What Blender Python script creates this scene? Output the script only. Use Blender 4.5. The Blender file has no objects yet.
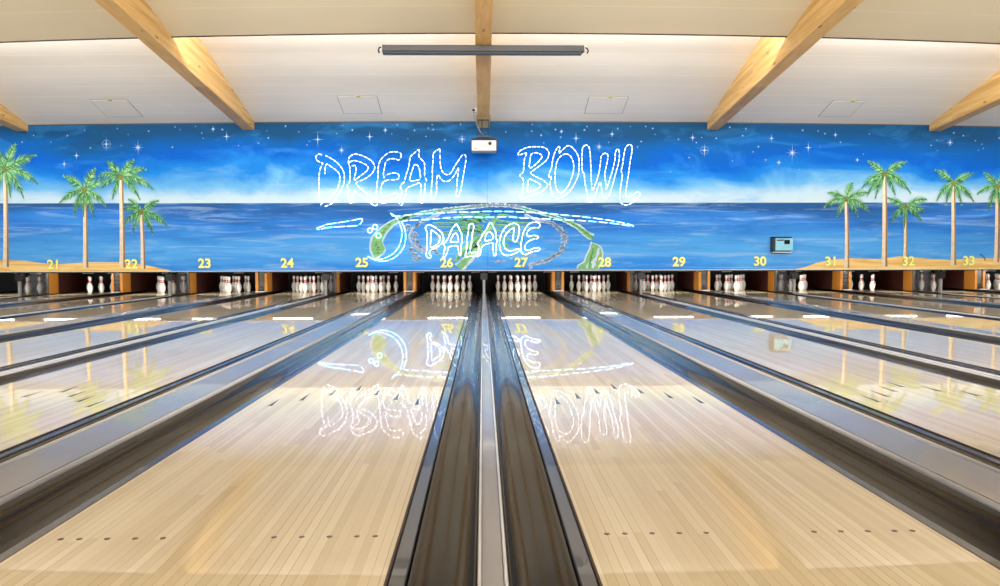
import bpy, bmesh, math, random
from mathutils import Vector, Matrix
rnd = random.Random(7)
SC = bpy.context.scene
COL = SC.collection
PI = math.pi

# ------------------------------------------------------------------ camera
F, W, H = 783.0, 1000, 586
CAMZ = 0.823
YAW = math.atan(17 / F)
PITCH = math.atan(36 / F)
ROLL = math.radians(0.14)
fwd = Vector((math.sin(YAW) * math.cos(PITCH), math.cos(YAW) * math.cos(PITCH), -math.sin(PITCH)))
right = fwd.cross(Vector((0, 0, 1))).normalized()
up = right.cross(fwd).normalized()
r2 = right * math.cos(ROLL) - up * math.sin(ROLL)
u2 = up * math.cos(ROLL) + right * math.sin(ROLL)
right, up = r2, u2
EYE = Vector((0, 0, CAMZ))
cd = bpy.data.cameras.new('camera')
cam = bpy.data.objects.new('camera', cd)
COL.objects.link(cam)
cd.sensor_width = 36.0
cd.lens = F / W * 36.0
cd.clip_end = 200
cam.matrix_world = Matrix(((right.x, up.x, -fwd.x, 0), (right.y, up.y, -fwd.y, 0), (right.z, up.z, -fwd.z, CAMZ), (0, 0, 0, 1)))
SC.camera = cam


def ray(px, py):
    return (fwd + right * ((px - 500) / F) - up * ((py - 293) / F))


def on_y(px, py, y):
    d = ray(px, py)
    return EYE + d * (y / d.y)


# ------------------------------------------------------------------ materials
def lin(c):
    return tuple((v / 255 / 12.92) if v / 255 <= 0.04045 else ((v / 255 + 0.055) / 1.055) ** 2.4 for v in c) + (1.0,)


class NT:
    def __init__(s, name):
        s.m = bpy.data.materials.new(name)
        s.m.use_nodes = True
        s.t = s.m.node_tree
        s.b = s.t.nodes['Principled BSDF']

    def n(s, ty, **kw):
        nd = s.t.nodes.new(ty)
        for k, v in kw.items():
            setattr(nd, k, v)
        return nd

    def l(s, a, b):
        s.t.links.new(a, b)

    def val(s, sock, v):
        if hasattr(v, 'is_output') or hasattr(v, 'links'):
            s.l(v, sock)
        else:
            sock.default_value = v

    def math(s, op, a, b=0.0, c=0.0, clamp=False):
        nd = s.n('ShaderNodeMath', operation=op)
        nd.use_clamp = clamp
        for i, v in enumerate((a, b, c)):
            s.val(nd.inputs[i], v)
        return nd.outputs[0]

    def ramp(s, fac, stops, interp='LINEAR'):
        nd = s.n('ShaderNodeValToRGB')
        cr = nd.color_ramp
        cr.interpolation = interp
        while len(cr.elements) < len(stops):
            cr.elements.new(0.5)
        for e, (p, c) in zip(cr.elements, stops):
            e.position = p
            e.color = lin(c)
        s.l(fac, nd.inputs[0])
        return nd.outputs[0]

    def mix(s, fac, a, b, mode='MIX'):
        nd = s.n('ShaderNodeMix', data_type='RGBA', blend_type=mode)
        s.val(nd.inputs[0], fac)
        s.val(nd.inputs[6], a)
        s.val(nd.inputs[7], b)
        return nd.outputs[2]

    def coord(s, scale=(1, 1, 1), kind='Object'):
        tc = s.n('ShaderNodeTexCoord')
        mp = s.n('ShaderNodeMapping')
        mp.inputs['Scale'].default_value = scale
        s.l(tc.outputs[kind], mp.inputs[0])
        return mp.outputs[0]

    def noise(s, vec, scale=1.0, detail=3.0, rough=0.55, dist=0.0):
        nd = s.n('ShaderNodeTexNoise')
        s.l(vec, nd.inputs['Vector'])
        nd.inputs['Scale'].default_value = scale
        nd.inputs['Detail'].default_value = detail
        nd.inputs['Roughness'].default_value = rough
        nd.inputs['Distortion'].default_value = dist
        return nd.outputs[0]

    def sep(s, vec):
        nd = s.n('ShaderNodeSeparateXYZ')
        s.l(vec, nd.inputs[0])
        return nd.outputs

    def comb(s, x, y, z):
        nd = s.n('ShaderNodeCombineXYZ')
        for i, v in enumerate((x, y, z)):
            s.val(nd.inputs[i], v)
        return nd.outputs[0]

    def white(s, vec, dim='3D'):
        nd = s.n('ShaderNodeTexWhiteNoise', noise_dimensions=dim)
        s.l(vec, nd.inputs['Vector'])
        return nd.outputs[0]

    def bump(s, h, strength=0.1, dist=0.01, target='Normal'):
        nd = s.n('ShaderNodeBump')
        nd.inputs['Strength'].default_value = strength
        nd.inputs['Distance'].default_value = dist
        s.l(h, nd.inputs['Height'])
        s.l(nd.outputs[0], s.b.inputs[target])
        return nd


def plain(name, rgb, rough=0.5, metal=0.0, var=0.06, scale=8.0, spec=0.5, coat=0.0, stretch=(1, 1, 1)):
    """a slightly uneven paint / plastic / metal"""
    t = NT(name)
    v = t.noise(t.coord(stretch), scale, 4.0)
    c = lin(rgb)
    lo = tuple(x * (1 - var) for x in c[:3]) + (1,)
    hi = tuple(min(1, x * (1 + var)) for x in c[:3]) + (1,)
    t.l(t.mix(v, lo, hi), t.b.inputs['Base Color'])
    rr = t.math('MULTIPLY_ADD', v, 0.12 * rough, rough * 0.94)
    t.l(rr, t.b.inputs['Roughness'])
    t.b.inputs['Metallic'].default_value = metal
    t.b.inputs['Specular IOR Level'].default_value = spec
    t.b.inputs['Coat Weight'].default_value = coat
    return t.m


def emit(name, rgb, strength, base=(240, 240, 240)):
    t = NT(name)
    t.b.inputs['Base Color'].default_value = lin(base)
    t.b.inputs['Emission Color'].default_value = lin(rgb)
    t.b.inputs['Emission Strength'].default_value = strength
    return t.m


def lane_material(name, tint, oil=0.018):
    t = NT(name)
    o = t.sep(t.coord())
    bx = t.math('DIVIDE', o[0], 0.02703)
    bi = t.math('FLOOR', bx)
    fx = t.math('FRACT', bx)
    r1 = t.white(t.comb(bi, 3.3, 0.7))
    ylen = t.math('MULTIPLY_ADD', r1, 1.3, 1.1)
    by = t.math('FLOOR', t.math('DIVIDE', t.math('ADD', o[1], t.math('MULTIPLY', r1, 7.0)), ylen))
    tone = t.white(t.comb(bi, by, 1.9))
    grain = t.noise(t.coord((55, 2.2, 1)), 1.0, 4.0, 0.6, 0.4)
    blot = t.noise(t.coord((6, 1.2, 1)), 1.0, 2.0)
    fac = t.math('ADD', t.math('MULTIPLY', tone, 0.5), t.math('ADD', t.math('MULTIPLY', grain, 0.24), t.math('MULTIPLY', blot, 0.2)))
    c = t.ramp(fac, [(0.12, tint[0]), (0.5, tint[1]), (0.92, tint[2])])
    # fine joints between boards, darker every third or so
    edge = t.math('LESS_THAN', t.math('MINIMUM', fx, t.math('SUBTRACT', 1.0, fx)), 0.035)
    r3 = t.white(t.comb(bi, 9.1, 4.2))
    es = t.math('MULTIPLY', edge, t.math('MULTIPLY_ADD', t.math('GREATER_THAN', r3, 0.55), 0.42, 0.16))
    c2 = t.mix(es, c, lin((120, 92, 62)))
    t.l(c2, t.b.inputs['Base Color'])
    t.b.inputs['Roughness'].default_value = 0.35
    t.b.inputs['Specular IOR Level'].default_value = 0.05
    t.b.inputs['Coat Weight'].default_value = 0.88
    t.b.inputs['Coat Roughness'].default_value = oil
    t.b.inputs['Coat IOR'].default_value = 1.41
    rip = t.noise(t.coord((30, 1.0, 1)), 1.0, 2.0)
    bp = t.n('ShaderNodeBump')
    bp.inputs['Strength'].default_value = 0.02
    bp.inputs['Distance'].default_value = 0.004
    t.l(rip, bp.inputs['Height'])
    t.l(bp.outputs[0], t.b.inputs['Coat Normal'])
    return t.m


def beam_material():
    t = NT('glulam_wood')
    o = t.coord()
    g = t.noise(t.coord((14, 0.9, 14)), 1.0, 5.0, 0.6, 0.6)
    b = t.sep(o)
    lam = t.white(t.comb(0.5, t.math('FLOOR', t.math('MULTIPLY', b[1], 0.5)), t.math('FLOOR', t.math('MULTIPLY', t.math('ADD', b[2], t.math('MULTIPLY', b[1], 0.105)), 22.0))))
    f = t.math('ADD', t.math('MULTIPLY', g, 0.75), t.math('MULTIPLY', lam, 0.28))
    c = t.ramp(f, [(0.2, (182, 136, 70)), (0.5, (212, 170, 104)), (0.8, (230, 196, 136))])
    kn = t.n('ShaderNodeTexVoronoi')
    kn.inputs['Scale'].default_value = 1.0
    t.l(t.coord((5, 1.6, 5)), kn.inputs['Vector'])
    k = t.math('LESS_THAN', kn.outputs['Distance'], 0.1)
    t.l(t.mix(t.math('MULTIPLY', k, 0.7), c, lin((120, 72, 30))), t.b.inputs['Base Color'])
    t.b.inputs['Roughness'].default_value = 0.5
    return t.m


def ceiling_material(name, rgb, line, pitch, strength):
    t = NT(name)
    o = t.sep(t.coord())
    fy = t.math('FRACT', t.math('DIVIDE', o[1], pitch))
    ln = t.math('LESS_THAN', fy, 0.05)
    v = t.noise(t.coord((0.6, 2.5, 1)), 1.0, 3.0)
    c = lin(rgb)
    cc = t.mix(v, tuple(x * 0.95 for x in c[:3]) + (1,), tuple(min(1, x * 1.05) for x in c[:3]) + (1,))
    brk = t.noise(t.coord((0.5, 3.0, 1)), 1.0, 2.0)
    lf = t.math('MULTIPLY', ln, t.math('MULTIPLY', t.math('GREATER_THAN', brk, 0.42), strength))
    t.l(t.mix(lf, cc, lin(line)), t.b.inputs['Base Color'])
    t.b.inputs['Roughness'].default_value = 0.6
    return t.m


def gutter_material():
    t = NT('dark_gutter_plastic')
    v = t.noise(t.coord((10, 0.8, 10)), 1.0, 4.0)
    t.l(t.ramp(v, [(0.3, (30, 30, 32)), (0.7, (38, 38, 40))]), t.b.inputs['Base Color'])
    t.b.inputs['Roughness'].default_value = 0.26
    t.b.inputs['Coat Weight'].default_value = 0.45
    t.b.inputs['Coat Roughness'].default_value = 0.06
    t.b.inputs['Specular IOR Level'].default_value = 0.35
    sp = t.noise(t.coord((90, 30, 90)), 1.0, 3.0)
    t.bump(sp, 0.1, 0.003)
    t.bump(sp, 0.16, 0.003, 'Coat Normal')
    return t.m


def mural_material(zh, zt, zb):
    t = NT('mural_paint')
    o = t.sep(t.coord())
    z = o[2]
    # sky
    cl = t.noise(t.coord((0.42, 1, 0.95)), 1.0, 6.0, 0.6, 0.6)
    cl2 = t.noise(t.coord((0.25, 1, 0.3)), 1.0, 3.0, 0.5)
    th = t.math('DIVIDE', t.math('SUBTRACT', z, zh), zt - zh)
    env = t.math('MULTIPLY', t.math('MULTIPLY_ADD', th, 2.2, 0.12, clamp=True), t.math('MULTIPLY_ADD', th, -1.6, 2.0, clamp=True))
    nn = t.math('ADD', t.math('MULTIPLY_ADD', cl, 1.2, -0.6), t.math('MULTIPLY_ADD', cl2, 0.5, -0.25))
    ts = t.math('ADD', th, t.math('MULTIPLY', nn, t.math('MULTIPLY', env, 0.72)))
    sky = t.ramp(ts, [(0.0, (190, 211, 222)), (0.09, (176, 204, 222)), (0.2, (98, 164, 212)), (0.34, (26, 118, 200)),
                      (0.54, (5, 86, 182)), (0.69, (12, 86, 158)), (0.82, (22, 74, 122)), (1.0, (26, 74, 114))])
    streak = t.noise(t.coord((0.8, 1, 2.4)), 1.0, 5.0, 0.6, 0.8)
    sfac = t.math('MULTIPLY', t.math('MULTIPLY_ADD', streak, 4.0, -2.1, clamp=True), 0.5)
    sky = t.mix(sfac, sky, lin((60, 150, 226)))
    # sea
    tw = t.math('DIVIDE', t.math('SUBTRACT', zh, z), zh - zb)
    w1 = t.noise(t.coord((0.55, 1, 7.0)), 1.0, 5.0, 0.62, 1.2)
    w2 = t.noise(t.coord((0.3, 1, 2.2)), 1.0, 4.0, 0.55, 0.6)
    tt = t.math('ADD', tw, t.math('MULTIPLY_ADD', w2, 0.9, -0.45))
    sea = t.ramp(tt, [(0.0, (38, 84, 140)), (0.12, (42, 96, 166)), (0.30, (48, 122, 210)), (0.55, (72, 152, 228)), (0.78, (84, 164, 236)), (1.0, (50, 136, 226))])
    wf = t.math('MULTIPLY_ADD', w1, 4.5, -2.3, clamp=True)
    sea = t.mix(t.math('MULTIPLY', wf, 0.6), sea, lin((166, 198, 234)))
    wd = t.math('MULTIPLY_ADD', w1, -5.0, 2.1, clamp=True)
    sea = t.mix(t.math('MULTIPLY', wd, 0.55), sea, lin((38, 92, 178)))
    hz = t.math('GREATER_THAN', z, zh)
    c = t.mix(hz, sea, sky)
    t.l(c, t.b.inputs['Base Color'])
    t.b.inputs['Roughness'].default_value = 0.6
    t.b.inputs['Specular IOR Level'].default_value = 0.06
    return t.m


def sand_material():
    t = NT('painted_sand')
    v = t.noise(t.coord((0.5, 1, 9.0)), 1.0, 4.0, 0.6, 1.0)
    t.l(t.ramp(v, [(0.3, (208, 160, 80)), (0.5, (236, 198, 120)), (0.7, (248, 226, 168))]), t.b.inputs['Base Color'])
    t.b.inputs['Roughness'].default_value = 0.6
    return t.m


def paint(name, a, b, scale=30):
    t = NT(name)
    v = t.noise(t.coord(), scale, 3.0)
    t.l(t.ramp(v, [(0.3, a), (0.7, b)]), t.b.inputs['Base Color'])
    t.b.inputs['Roughness'].default_value = 0.6
    t.b.inputs['Specular IOR Level'].default_value = 0.25
    return t.m


def glass_material():
    t = NT('smoked_acrylic')
    t.b.inputs['Base Color'].default_value = lin((70, 70, 74))
    t.b.inputs['Roughness'].default_value = 0.15
    t.b.inputs['Alpha'].default_value = 0.42
    v = t.noise(t.coord(), 5.0, 2.0)
    t.l(t.math('MULTIPLY_ADD', v, 0.1, 0.38), t.b.inputs['Alpha'])
    return t.m


M = {}
M['lane'] = lane_material('maple_lane', ((194, 176, 139), (208, 193, 159), (220, 208, 178)))
M['deck'] = lane_material('maple_pin_deck', ((206, 178, 130), (220, 195, 148), (230, 208, 166)))
M['floor'] = lane_material('maple_approach', ((190, 150, 100), (205, 168, 118), (216, 182, 134)), 0.2)
M['beam'] = beam_material()
M['ceil_white'] = ceiling_material('white_ceiling_planks', (238, 233, 226), (252, 250, 246), 0.372, 0.7)
M['ceil_beige'] = ceiling_material('cream_ceiling_planks', (224, 215, 194), (234, 226, 208), 0.9, 0.5)
M['gutter'] = gutter_material()
M['rail_dark'] = plain('charcoal_rail', (62, 64, 68), 0.22, coat=0.5)
M['cap_grey'] = plain('grey_capping', (150, 150, 154), 0.25, var=0.1, scale=3, coat=0.4, stretch=(6, 0.6, 6))
M['cap_light'] = plain('pale_capping_edge', (212, 212, 214), 0.22, var=0.05, coat=0.4)
M['cover'] = plain('silver_division_cover', (136, 137, 141), 0.24, var=0.1, scale=3, coat=0.4, stretch=(4, 0.5, 4))
M['cover_rail'] = plain('grey_division_rail', (158, 158, 160), 0.26, var=0.08, coat=0.4)
M['black'] = plain('black_paint', (16, 16, 17), 0.45)
M['pit'] = plain('black_pit_curtain', (9, 9, 10), 0.8, var=0.3, stretch=(20, 1, 1))
M['dark_metal'] = plain('dark_machine_metal', (44, 44, 46), 0.4, metal=0.4)
M['grey_metal'] = plain('grey_column_metal', (74, 72, 67), 0.4, metal=0.3, var=0.12)
M['post'] = plain('pale_post_paint', (150, 152, 156), 0.35)
M['orange_wood'] = plain('amber_kickback_wood', (172, 110, 32), 0.4, var=0.2, scale=4, stretch=(8, 1, 1))
M['red_wood'] = plain('dark_red_kickback_lining', (58, 20, 10), 0.45, var=0.3, scale=5)
M['glass'] = glass_material()
M['pin'] = plain('white_pin_plastic', (244, 242, 236), 0.22, var=0.02, coat=0.3)
M['pin_red'] = plain('red_pin_band', (206, 26, 34), 0.3)
M['arrow'] = plain('dark_blue_inlay', (18, 24, 46), 0.4, coat=0.4)
M['dot'] = plain('brown_inlay', (112, 86, 66), 0.3, coat=1.0)
M['line'] = plain('pale_lane_strip', (236, 222, 190), 0.25, coat=0.6)
M['tube'] = emit('pin_lamp_glow', (255, 250, 240), 9.0)
M['lampplate'] = plain('white_lamp_bracket', (240, 240, 236), 0.4)
M['white_plastic'] = plain('white_casing', (184, 182, 177), 0.35)
M['neon'] = emit('white_neon_glow', (240, 246, 255), 3.4)
M['neon_core'] = emit('pale_neon_sleeve', (196, 216, 255), 0.35, (170, 200, 240))
M['neon_cyan'] = emit('icy_neon_glow', (140, 234, 255), 3.6)
M['neon_cyan_core'] = emit('icy_neon_sleeve', (130, 215, 255), 0.35, (160, 210, 240))
M['sand'] = sand_material()
M['trim_dark'] = plain('dark_blue_trim', (34, 50, 70), 0.5)
M['trim_white'] = plain('white_trim', (226, 228, 230), 0.4)
M['hall'] = plain('pale_wall_paint', (214, 206, 192), 0.7)
M['edge_brown'] = plain('dark_brown_edge', (64, 46, 40), 0.6)
M['screen_grey'] = plain('dark_grey_anodised', (64, 64, 66), 0.35, metal=0.2, stretch=(0.5, 4, 4))
M['screen_black'] = plain('black_slot', (34, 32, 36), 0.4)
M['hatch'] = plain('hatch_white', (238, 233, 226), 0.6, var=0.03)
M['hatch_gap'] = plain('hatch_shadow_gap', (148, 140, 132), 0.7)
M['latch'] = plain('olive_brass_latch', (176, 176, 70), 0.4)
M['lens'] = plain('black_lens_glass', (10, 10, 12), 0.1)
M['gold'] = plain('gold_mark', (214, 186, 96), 0.4)
M['cyan_case'] = plain('light_blue_casing', (134, 206, 232), 0.3, var=0.1)
M['cable'] = plain('grey_cable', (120, 118, 116), 0.5)
M['number'] = plain('yellow_number_paint', (255, 254, 150), 0.5, var=0.03)
M['number_edge'] = plain('number_outline_paint', (196, 206, 110), 0.5)
M['star'] = plain('star_white_paint', (166, 192, 224), 0.6)
M['star_soft'] = plain('star_halo_paint', (58, 108, 174), 0.6)
M['star_dim'] = plain('star_dim_paint', (98, 142, 196), 0.6)
M['leaf_light'] = paint('frond_light_green', (126, 190, 128), (160, 214, 150))
M['leaf_mid'] = paint('frond_mid_green', (78, 152, 88), (106, 176, 106))
M['leaf_dark'] = paint('frond_dark_green', (38, 100, 62), (66, 124, 74))
M['leaf_heart'] = paint('frond_heart_olive', (92, 90, 40), (140, 140, 70))
M['bark_light'] = paint('trunk_cream', (238, 226, 200), (220, 200, 166), 12)
M['bark_dark'] = paint('trunk_brown', (140, 104, 64), (168, 130, 86), 12)
M['isle_green'] = paint('island_green', (98, 164, 108), (136, 190, 130), 22)
M['isle_dark'] = paint('island_dark_green', (60, 118, 70), (96, 150, 84), 22)
M['isle_pale'] = paint('island_surf', (172, 198, 226), (206, 218, 232), 14)
M['isle_grey'] = paint('island_grey', (96, 108, 142), (138, 150, 178), 22)
M['isle_frond'] = paint('island_frond_green', (96, 164, 140), (120, 180, 150), 22)


# ------------------------------------------------------------------ helpers
class MB:
    def __init__(s):
        s.bm = bmesh.new()
        s.mats = []

    def mi(s, m):
        if m is None:
            return 0
        if m not in s.mats:
            s.mats.append(m)
        return s.mats.index(m)

    def face(s, pts, m=None):
        vs = [s.bm.verts.new(p) for p in pts]
        try:
            f = s.bm.faces.new(vs)
            f.material_index = s.mi(m)
            return f
        except ValueError:
            return None

    def box(s, x0, x1, y0, y1, z0, z1, m=None, bev=0.0):
        ret = bmesh.ops.create_cube(s.bm, size=1.0)
        vs = ret['verts']
        for v in vs:
            v.co = Vector(((x0 + x1) / 2 + v.co.x * (x1 - x0), (y0 + y1) / 2 + v.co.y * (y1 - y0), (z0 + z1) / 2 + v.co.z * (z1 - z0)))
        fs = set(f for v in vs for f in v.link_faces)
        k = s.mi(m)
        for f in fs:
            f.material_index = k
        if bev > 0:
            es = list(set(e for v in vs for e in v.link_edges))
            r = bmesh.ops.bevel(s.bm, geom=es, offset=bev, segments=2, affect='EDGES', profile=0.5)
            for f in r['faces']:
                f.material_index = k
        return vs

    def extrude_profile(s, prof, ys, m=None, xmap=lambda x: x, cap=True):
        """closed (x, z) profile run along y through the stations ys"""
        k = s.mi(m)
        rings = [[s.bm.verts.new((xmap(x), y, z)) for x, z in prof] for y in ys]
        n = len(prof)
        for a, b in zip(rings, rings[1:]):
            for i in range(n):
                f = s.bm.faces.new((a[i], a[(i + 1) % n], b[(i + 1) % n], b[i]))
                f.material_index = k
        if cap:
            for r in (rings[0], rings[-1]):
                f = s.bm.faces.new(r)
                f.material_index = k

    def tube(s, pts, r, m=None, sides=6, closed=False):
        k = s.mi(m)
        pts = [Vector(p) for p in pts]
        n = len(pts)
        rings = []
        for i, p in enumerate(pts):
            a = pts[(i - 1) % n] if (closed or i > 0) else pts[i]
            b = pts[(i + 1) % n] if (closed or i < n - 1) else pts[i]
            t = (b - a)
            if t.length < 1e-9:
                t = Vector((1, 0, 0))
            t.normalize()
            ref = Vector((0, 1, 0)) if abs(t.y) < 0.9 else Vector((1, 0, 0))
            u = t.cross(ref).normalized()
            v = t.cross(u).normalized()
            rings.append([s.bm.verts.new(p + (u * math.cos(q * 2 * PI / sides) + v * math.sin(q * 2 * PI / sides)) * r) for q in range(sides)])
        seq = list(zip(rings, rings[1:])) + ([(rings[-1], rings[0])] if closed else [])
        for a, b in seq:
            for i in range(sides):
                f = s.bm.faces.new((a[i], a[(i + 1) % sides], b[(i + 1) % sides], b[i]))
                f.material_index = k
                f.smooth = True
        if not closed:
            for r_ in (rings[0], rings[-1]):
                f = s.bm.faces.new(r_)
                f.material_index = k

    def lathe(s, prof, m=None, seg=20, axis='Z', org=(0, 0, 0)):
        k = s.mi(m)
        org = Vector(org)
        rings = []
        for r, h in prof:
            ring = []
            for q in range(seg):
                a = 2 * PI * q / seg
                if axis == 'Z':
                    p = Vector((r * math.cos(a), r * math.sin(a), h))
                else:
                    p = Vector((r * math.cos(a), h, r * math.sin(a)))
                ring.append(s.bm.verts.new(org + p))
            rings.append(ring)
        for a, b in zip(rings, rings[1:]):
            for i in range(seg):
                f = s.bm.faces.new((a[i], a[(i + 1) % seg], b[(i + 1) % seg], b[i]))
                f.material_index = k
                f.smooth = True
        for r_ in (rings[0], rings[-1]):
            f = s.bm.faces.new(r_)
            f.material_index = k
            f.smooth = True

    def build(s, name, mat=None, parent=None, loc=None, label=None, normals=True):
        if normals:
            bmesh.ops.recalc_face_normals(s.bm, faces=s.bm.faces)
        me = bpy.data.meshes.new(name)
        if loc is not None:
            bmesh.ops.translate(s.bm, verts=s.bm.verts, vec=-Vector(loc))
        s.bm.to_mesh(me)
        s.bm.free()
        for m in (s.mats or ([mat] if mat else [])):
            me.materials.append(M[m] if isinstance(m, str) else m)
        o = bpy.data.objects.new(name, me)
        COL.objects.link(o)
        if loc is not None:
            o.location = loc
        if parent is not None:
            o.parent = parent
            if loc is not None:
                o.location = Vector(loc) - Vector(parent.location)
            else:
                o.location = -Vector(parent.location)
        if label:
            o['label'] = label
        return o


def tag(o, label, cat, group=None, kind=None):
    o['label'] = label
    o['category'] = cat
    if group:
        o['group'] = group
    if kind:
        o['kind'] = kind
    return o


def thing(name, loc, label, cat, group=None):
    o = bpy.data.objects.new(name, None)
    o.empty_display_size = 0.1
    COL.objects.link(o)
    o.location = loc
    return tag(o, label, cat, group)


def structure(o, label, cat):
    return tag(o, label, cat, kind='structure')


def child(o, parent):
    """parent an object built in world coordinates under an unrotated Empty"""
    o.parent = parent
    o.location = Vector(o.location) - Vector(parent.location)
    return o


# ------------------------------------------------------------------ lay-out
def g(x):
    """the outer lanes of the house sit a little closer together"""
    return x * (1 - (3.18e-4 if x < 0 else 2.35e-4) * x * x)


HW = 0.527           # half a lane


def lane_x(n):
    return (-0.780 + 3.42 * (n - 26) / 2) if n % 2 == 0 else (0.825 + 3.42 * (n - 27) / 2)


LANES = list(range(20, 35))
Y0, YDECK, YPIN, YEND = 0.2, 17.93, 18.47, 19.7
YM = 16.84           # front of the painted mural
YK = 18.0            # front of the kickback walls
YPOST = 16.94
YLAMP = 17.2

zh = on_y(483, 202.9, YM).z
zt = on_y(483, 121.5, YM).z
zb = on_y(483, 270.2, YM).z


def where(n):
    if n == 20:
        return 'the lane left of lane 21'
    if n == 34:
        return 'the lane right of lane 33'
    return 'lane %d' % n


# ------------------------------------------------------------------ floor and far room
b = MB()
b.box(-16, 16.5, -7, Y0 - 0.01, -0.16, -0.002, 'floor')
structure(b.build('floor'), 'maple approach floor in front of the lanes', 'floor')
b = MB()
b.box(-16, 16.5, Y0, 20.6, -0.3, -0.17, 'black')
structure(b.build('floor_back'), 'dark slab beneath the lanes and gutters', 'floor')


# ceiling ---------------------------------------------------------------
def wall_top(x):
    px = 483 + x * 46.5
    return on_y(px, 121.2 + (px - 483) ** 2 * 1.9e-5, YM).z


SL = 0.275
YS = 12.43           # edge of the lower cream ceiling
xs = [-16 + i * 0.65 for i in range(51)]


def edge_z(x):
    px = 483 + x * 63
    return on_y(px, 32.6 + (px - 490) ** 2 * 4.0e-5, YS).z


b = MB()
for xa, xb in zip(xs, xs[1:]):
    za, zc = wall_top(max(-11, min(11.4, xa))), wall_top(max(-11, min(11.4, xb)))
    for (ya, yb) in ((YM + 0.3, 14.8), (14.8, 11.0)):
        b.face([(xa, ya, za + SL * (YM - ya)), (xb, ya, zc + SL * (YM - ya)), (xb, yb, zc + SL * (YM - yb)), (xa, yb, za + SL * (YM - yb))], 'ceil_white')
bmesh.ops.remove_doubles(b.bm, verts=b.bm.verts, dist=1e-5)
o = b.build('ceiling', normals=False)
so = o.modifiers.new('thick', 'SOLIDIFY'); so.thickness = 0.06; so.offset = -1
structure(o, 'white planked sloping ceiling above the mural', 'ceiling')
for p in o.data.polygons:
    p.flip() if p.normal.z > 0 else None

b = MB()
cl = lambda x: max(-8.5, min(8.7, x))
for xa, xb in zip(xs, xs[1:]):
    za, zc = edge_z(cl(xa)), edge_z(cl(xb))
    yy = [YS, 10.5, 8.0, 5.0, 2.0]
    for ya, yb in zip(yy, yy[1:]):
        b.face([(xa, ya, za + SL * (YS - ya)), (xb, ya, zc + SL * (YS - ya)), (xb, yb, zc + SL * (YS - yb)), (xa, yb, za + SL * (YS - yb))], 'ceil_beige')
    zr = SL * (YS - 2.0)
    b.face([(xa, 2, za + zr), (xb, 2, zc + zr), (xb, -7, zc + zr - 2.2), (xa, -7, za + zr - 2.2)], 'ceil_beige')
bmesh.ops.remove_doubles(b.bm, verts=b.bm.verts, dist=1e-5)
o = b.build('ceiling_front', normals=False)
for p in o.data.polygons:
    p.flip() if p.normal.z > 0 else None
so = o.modifiers.new('thick', 'SOLIDIFY'); so.thickness = 0.05; so.offset = -1
structure(o, 'lower cream ceiling over the lanes', 'ceiling')
b = MB()
for xa, xb in zip(xs, xs[1:]):
    za, zc = edge_z(cl(xa)), edge_z(cl(xb))
    pts = [(xa, YS + 0.002, za - 0.018), (xb, YS + 0.002, zc - 0.018), (xb, YS + 0.002, zc + 0.05), (xa, YS + 0.002, za + 0.05)]
    pt2 = [(x, y + 0.012, z) for x, y, z in pts]
    b.face(pts); b.face(pt2)
    b.face([pts[0], pts[1], pt2[1], pt2[0]]); b.face([pts[3], pts[2], pt2[2], pt2[3]])
structure(b.build('trim_1', 'edge_brown'), 'thin dark brown edge strip of the lower cream ceiling', 'trim')

# glulam beams -------------------------------------------------------------
BEAMS = [(-9.68, 'far left'), (-4.95, 'left'), (0.02, 'middle'), (4.94, 'right'), (9.76, 'far right')]
beam_lab = ['laminated timber beam cut off by the left photo edge, above lane 21',
            'laminated timber beam slanting down to the mural above lanes 23 and 24',
            'laminated timber beam ending above the hanging white projector',
            'laminated timber beam slanting down to the mural above lanes 29 and 30',
            'laminated timber beam cut off by the right photo edge, above lane 32']


def beam_z(y, xx):
    return on_y(483 + xx * 46.5, 128.3 + abs(xx) * 0.35, YM).z + 0.105 * (YM - y)


for i, (bx, _) in enumerate(BEAMS):
    gx = bx
    hw = 0.125
    t = thing('ceiling_beam', (gx, YM - 0.02, beam_z(YM, gx)), beam_lab[i], 'beam', 'timber ceiling beams')
    b = MB()
    rings = []
    for y in (YM - 0.012, 14.5, 12.0, 8.0, 4.0, 0.0):
        z0 = beam_z(y, gx)
        zq = max(wall_top(gx) + SL * (YM - y) + 0.03, z0 + 0.2) if y > 11 else edge_z(cl(gx)) + SL * (YS - y) + 0.1
        c = 0.008
        ring = [(gx - hw + c, y, z0), (gx + hw - c, y, z0), (gx + hw, y, z0 + c), (gx + hw, y, zq), (gx - hw, y, zq), (gx - hw, y, z0 + c)]
        rings.append([b.bm.verts.new(p) for p in ring])
    for r0, r1 in zip(rings, rings[1:]):
        for q in range(6):
            b.bm.faces.new((r0[q], r0[(q + 1) % 6], r1[(q + 1) % 6], r1[q]))
    b.bm.faces.new(rings[0]); b.bm.faces.new(rings[-1])
    b.build('timber', 'beam', t)
    if i == 2:
        b = MB()
        y = 16.2
        z0 = beam_z(y, gx)
        b.box(gx - hw - 0.012, gx + hw + 0.012, y - 0.02, y + 0.02, z0 - 0.012, z0 - 0.001)
        for sx in (-1, 1):
            b.box(gx + sx * (hw + 0.007) - 0.006, gx + sx * (hw + 0.007) + 0.006, y - 0.02, y + 0.02, z0 - 0.012, z0 + 0.1)
        b.build('steel_strap', 'dark_metal', t)

# back wall above the machines and the mural ----------------------------------
b = MB()
b.box(-16, 16.5, YM + 0.35, YM + 0.5, zb + 0.55, zt + 0.6, 'hall')
structure(b.build('wall_back'), 'plain wall hidden behind the painted mural', 'wall')


def P(px, py, layer=0):
    v = on_y(px, py, YM)
    return Vector((v.x, YM - 0.0025 * (layer + 1), v.z))


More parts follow.
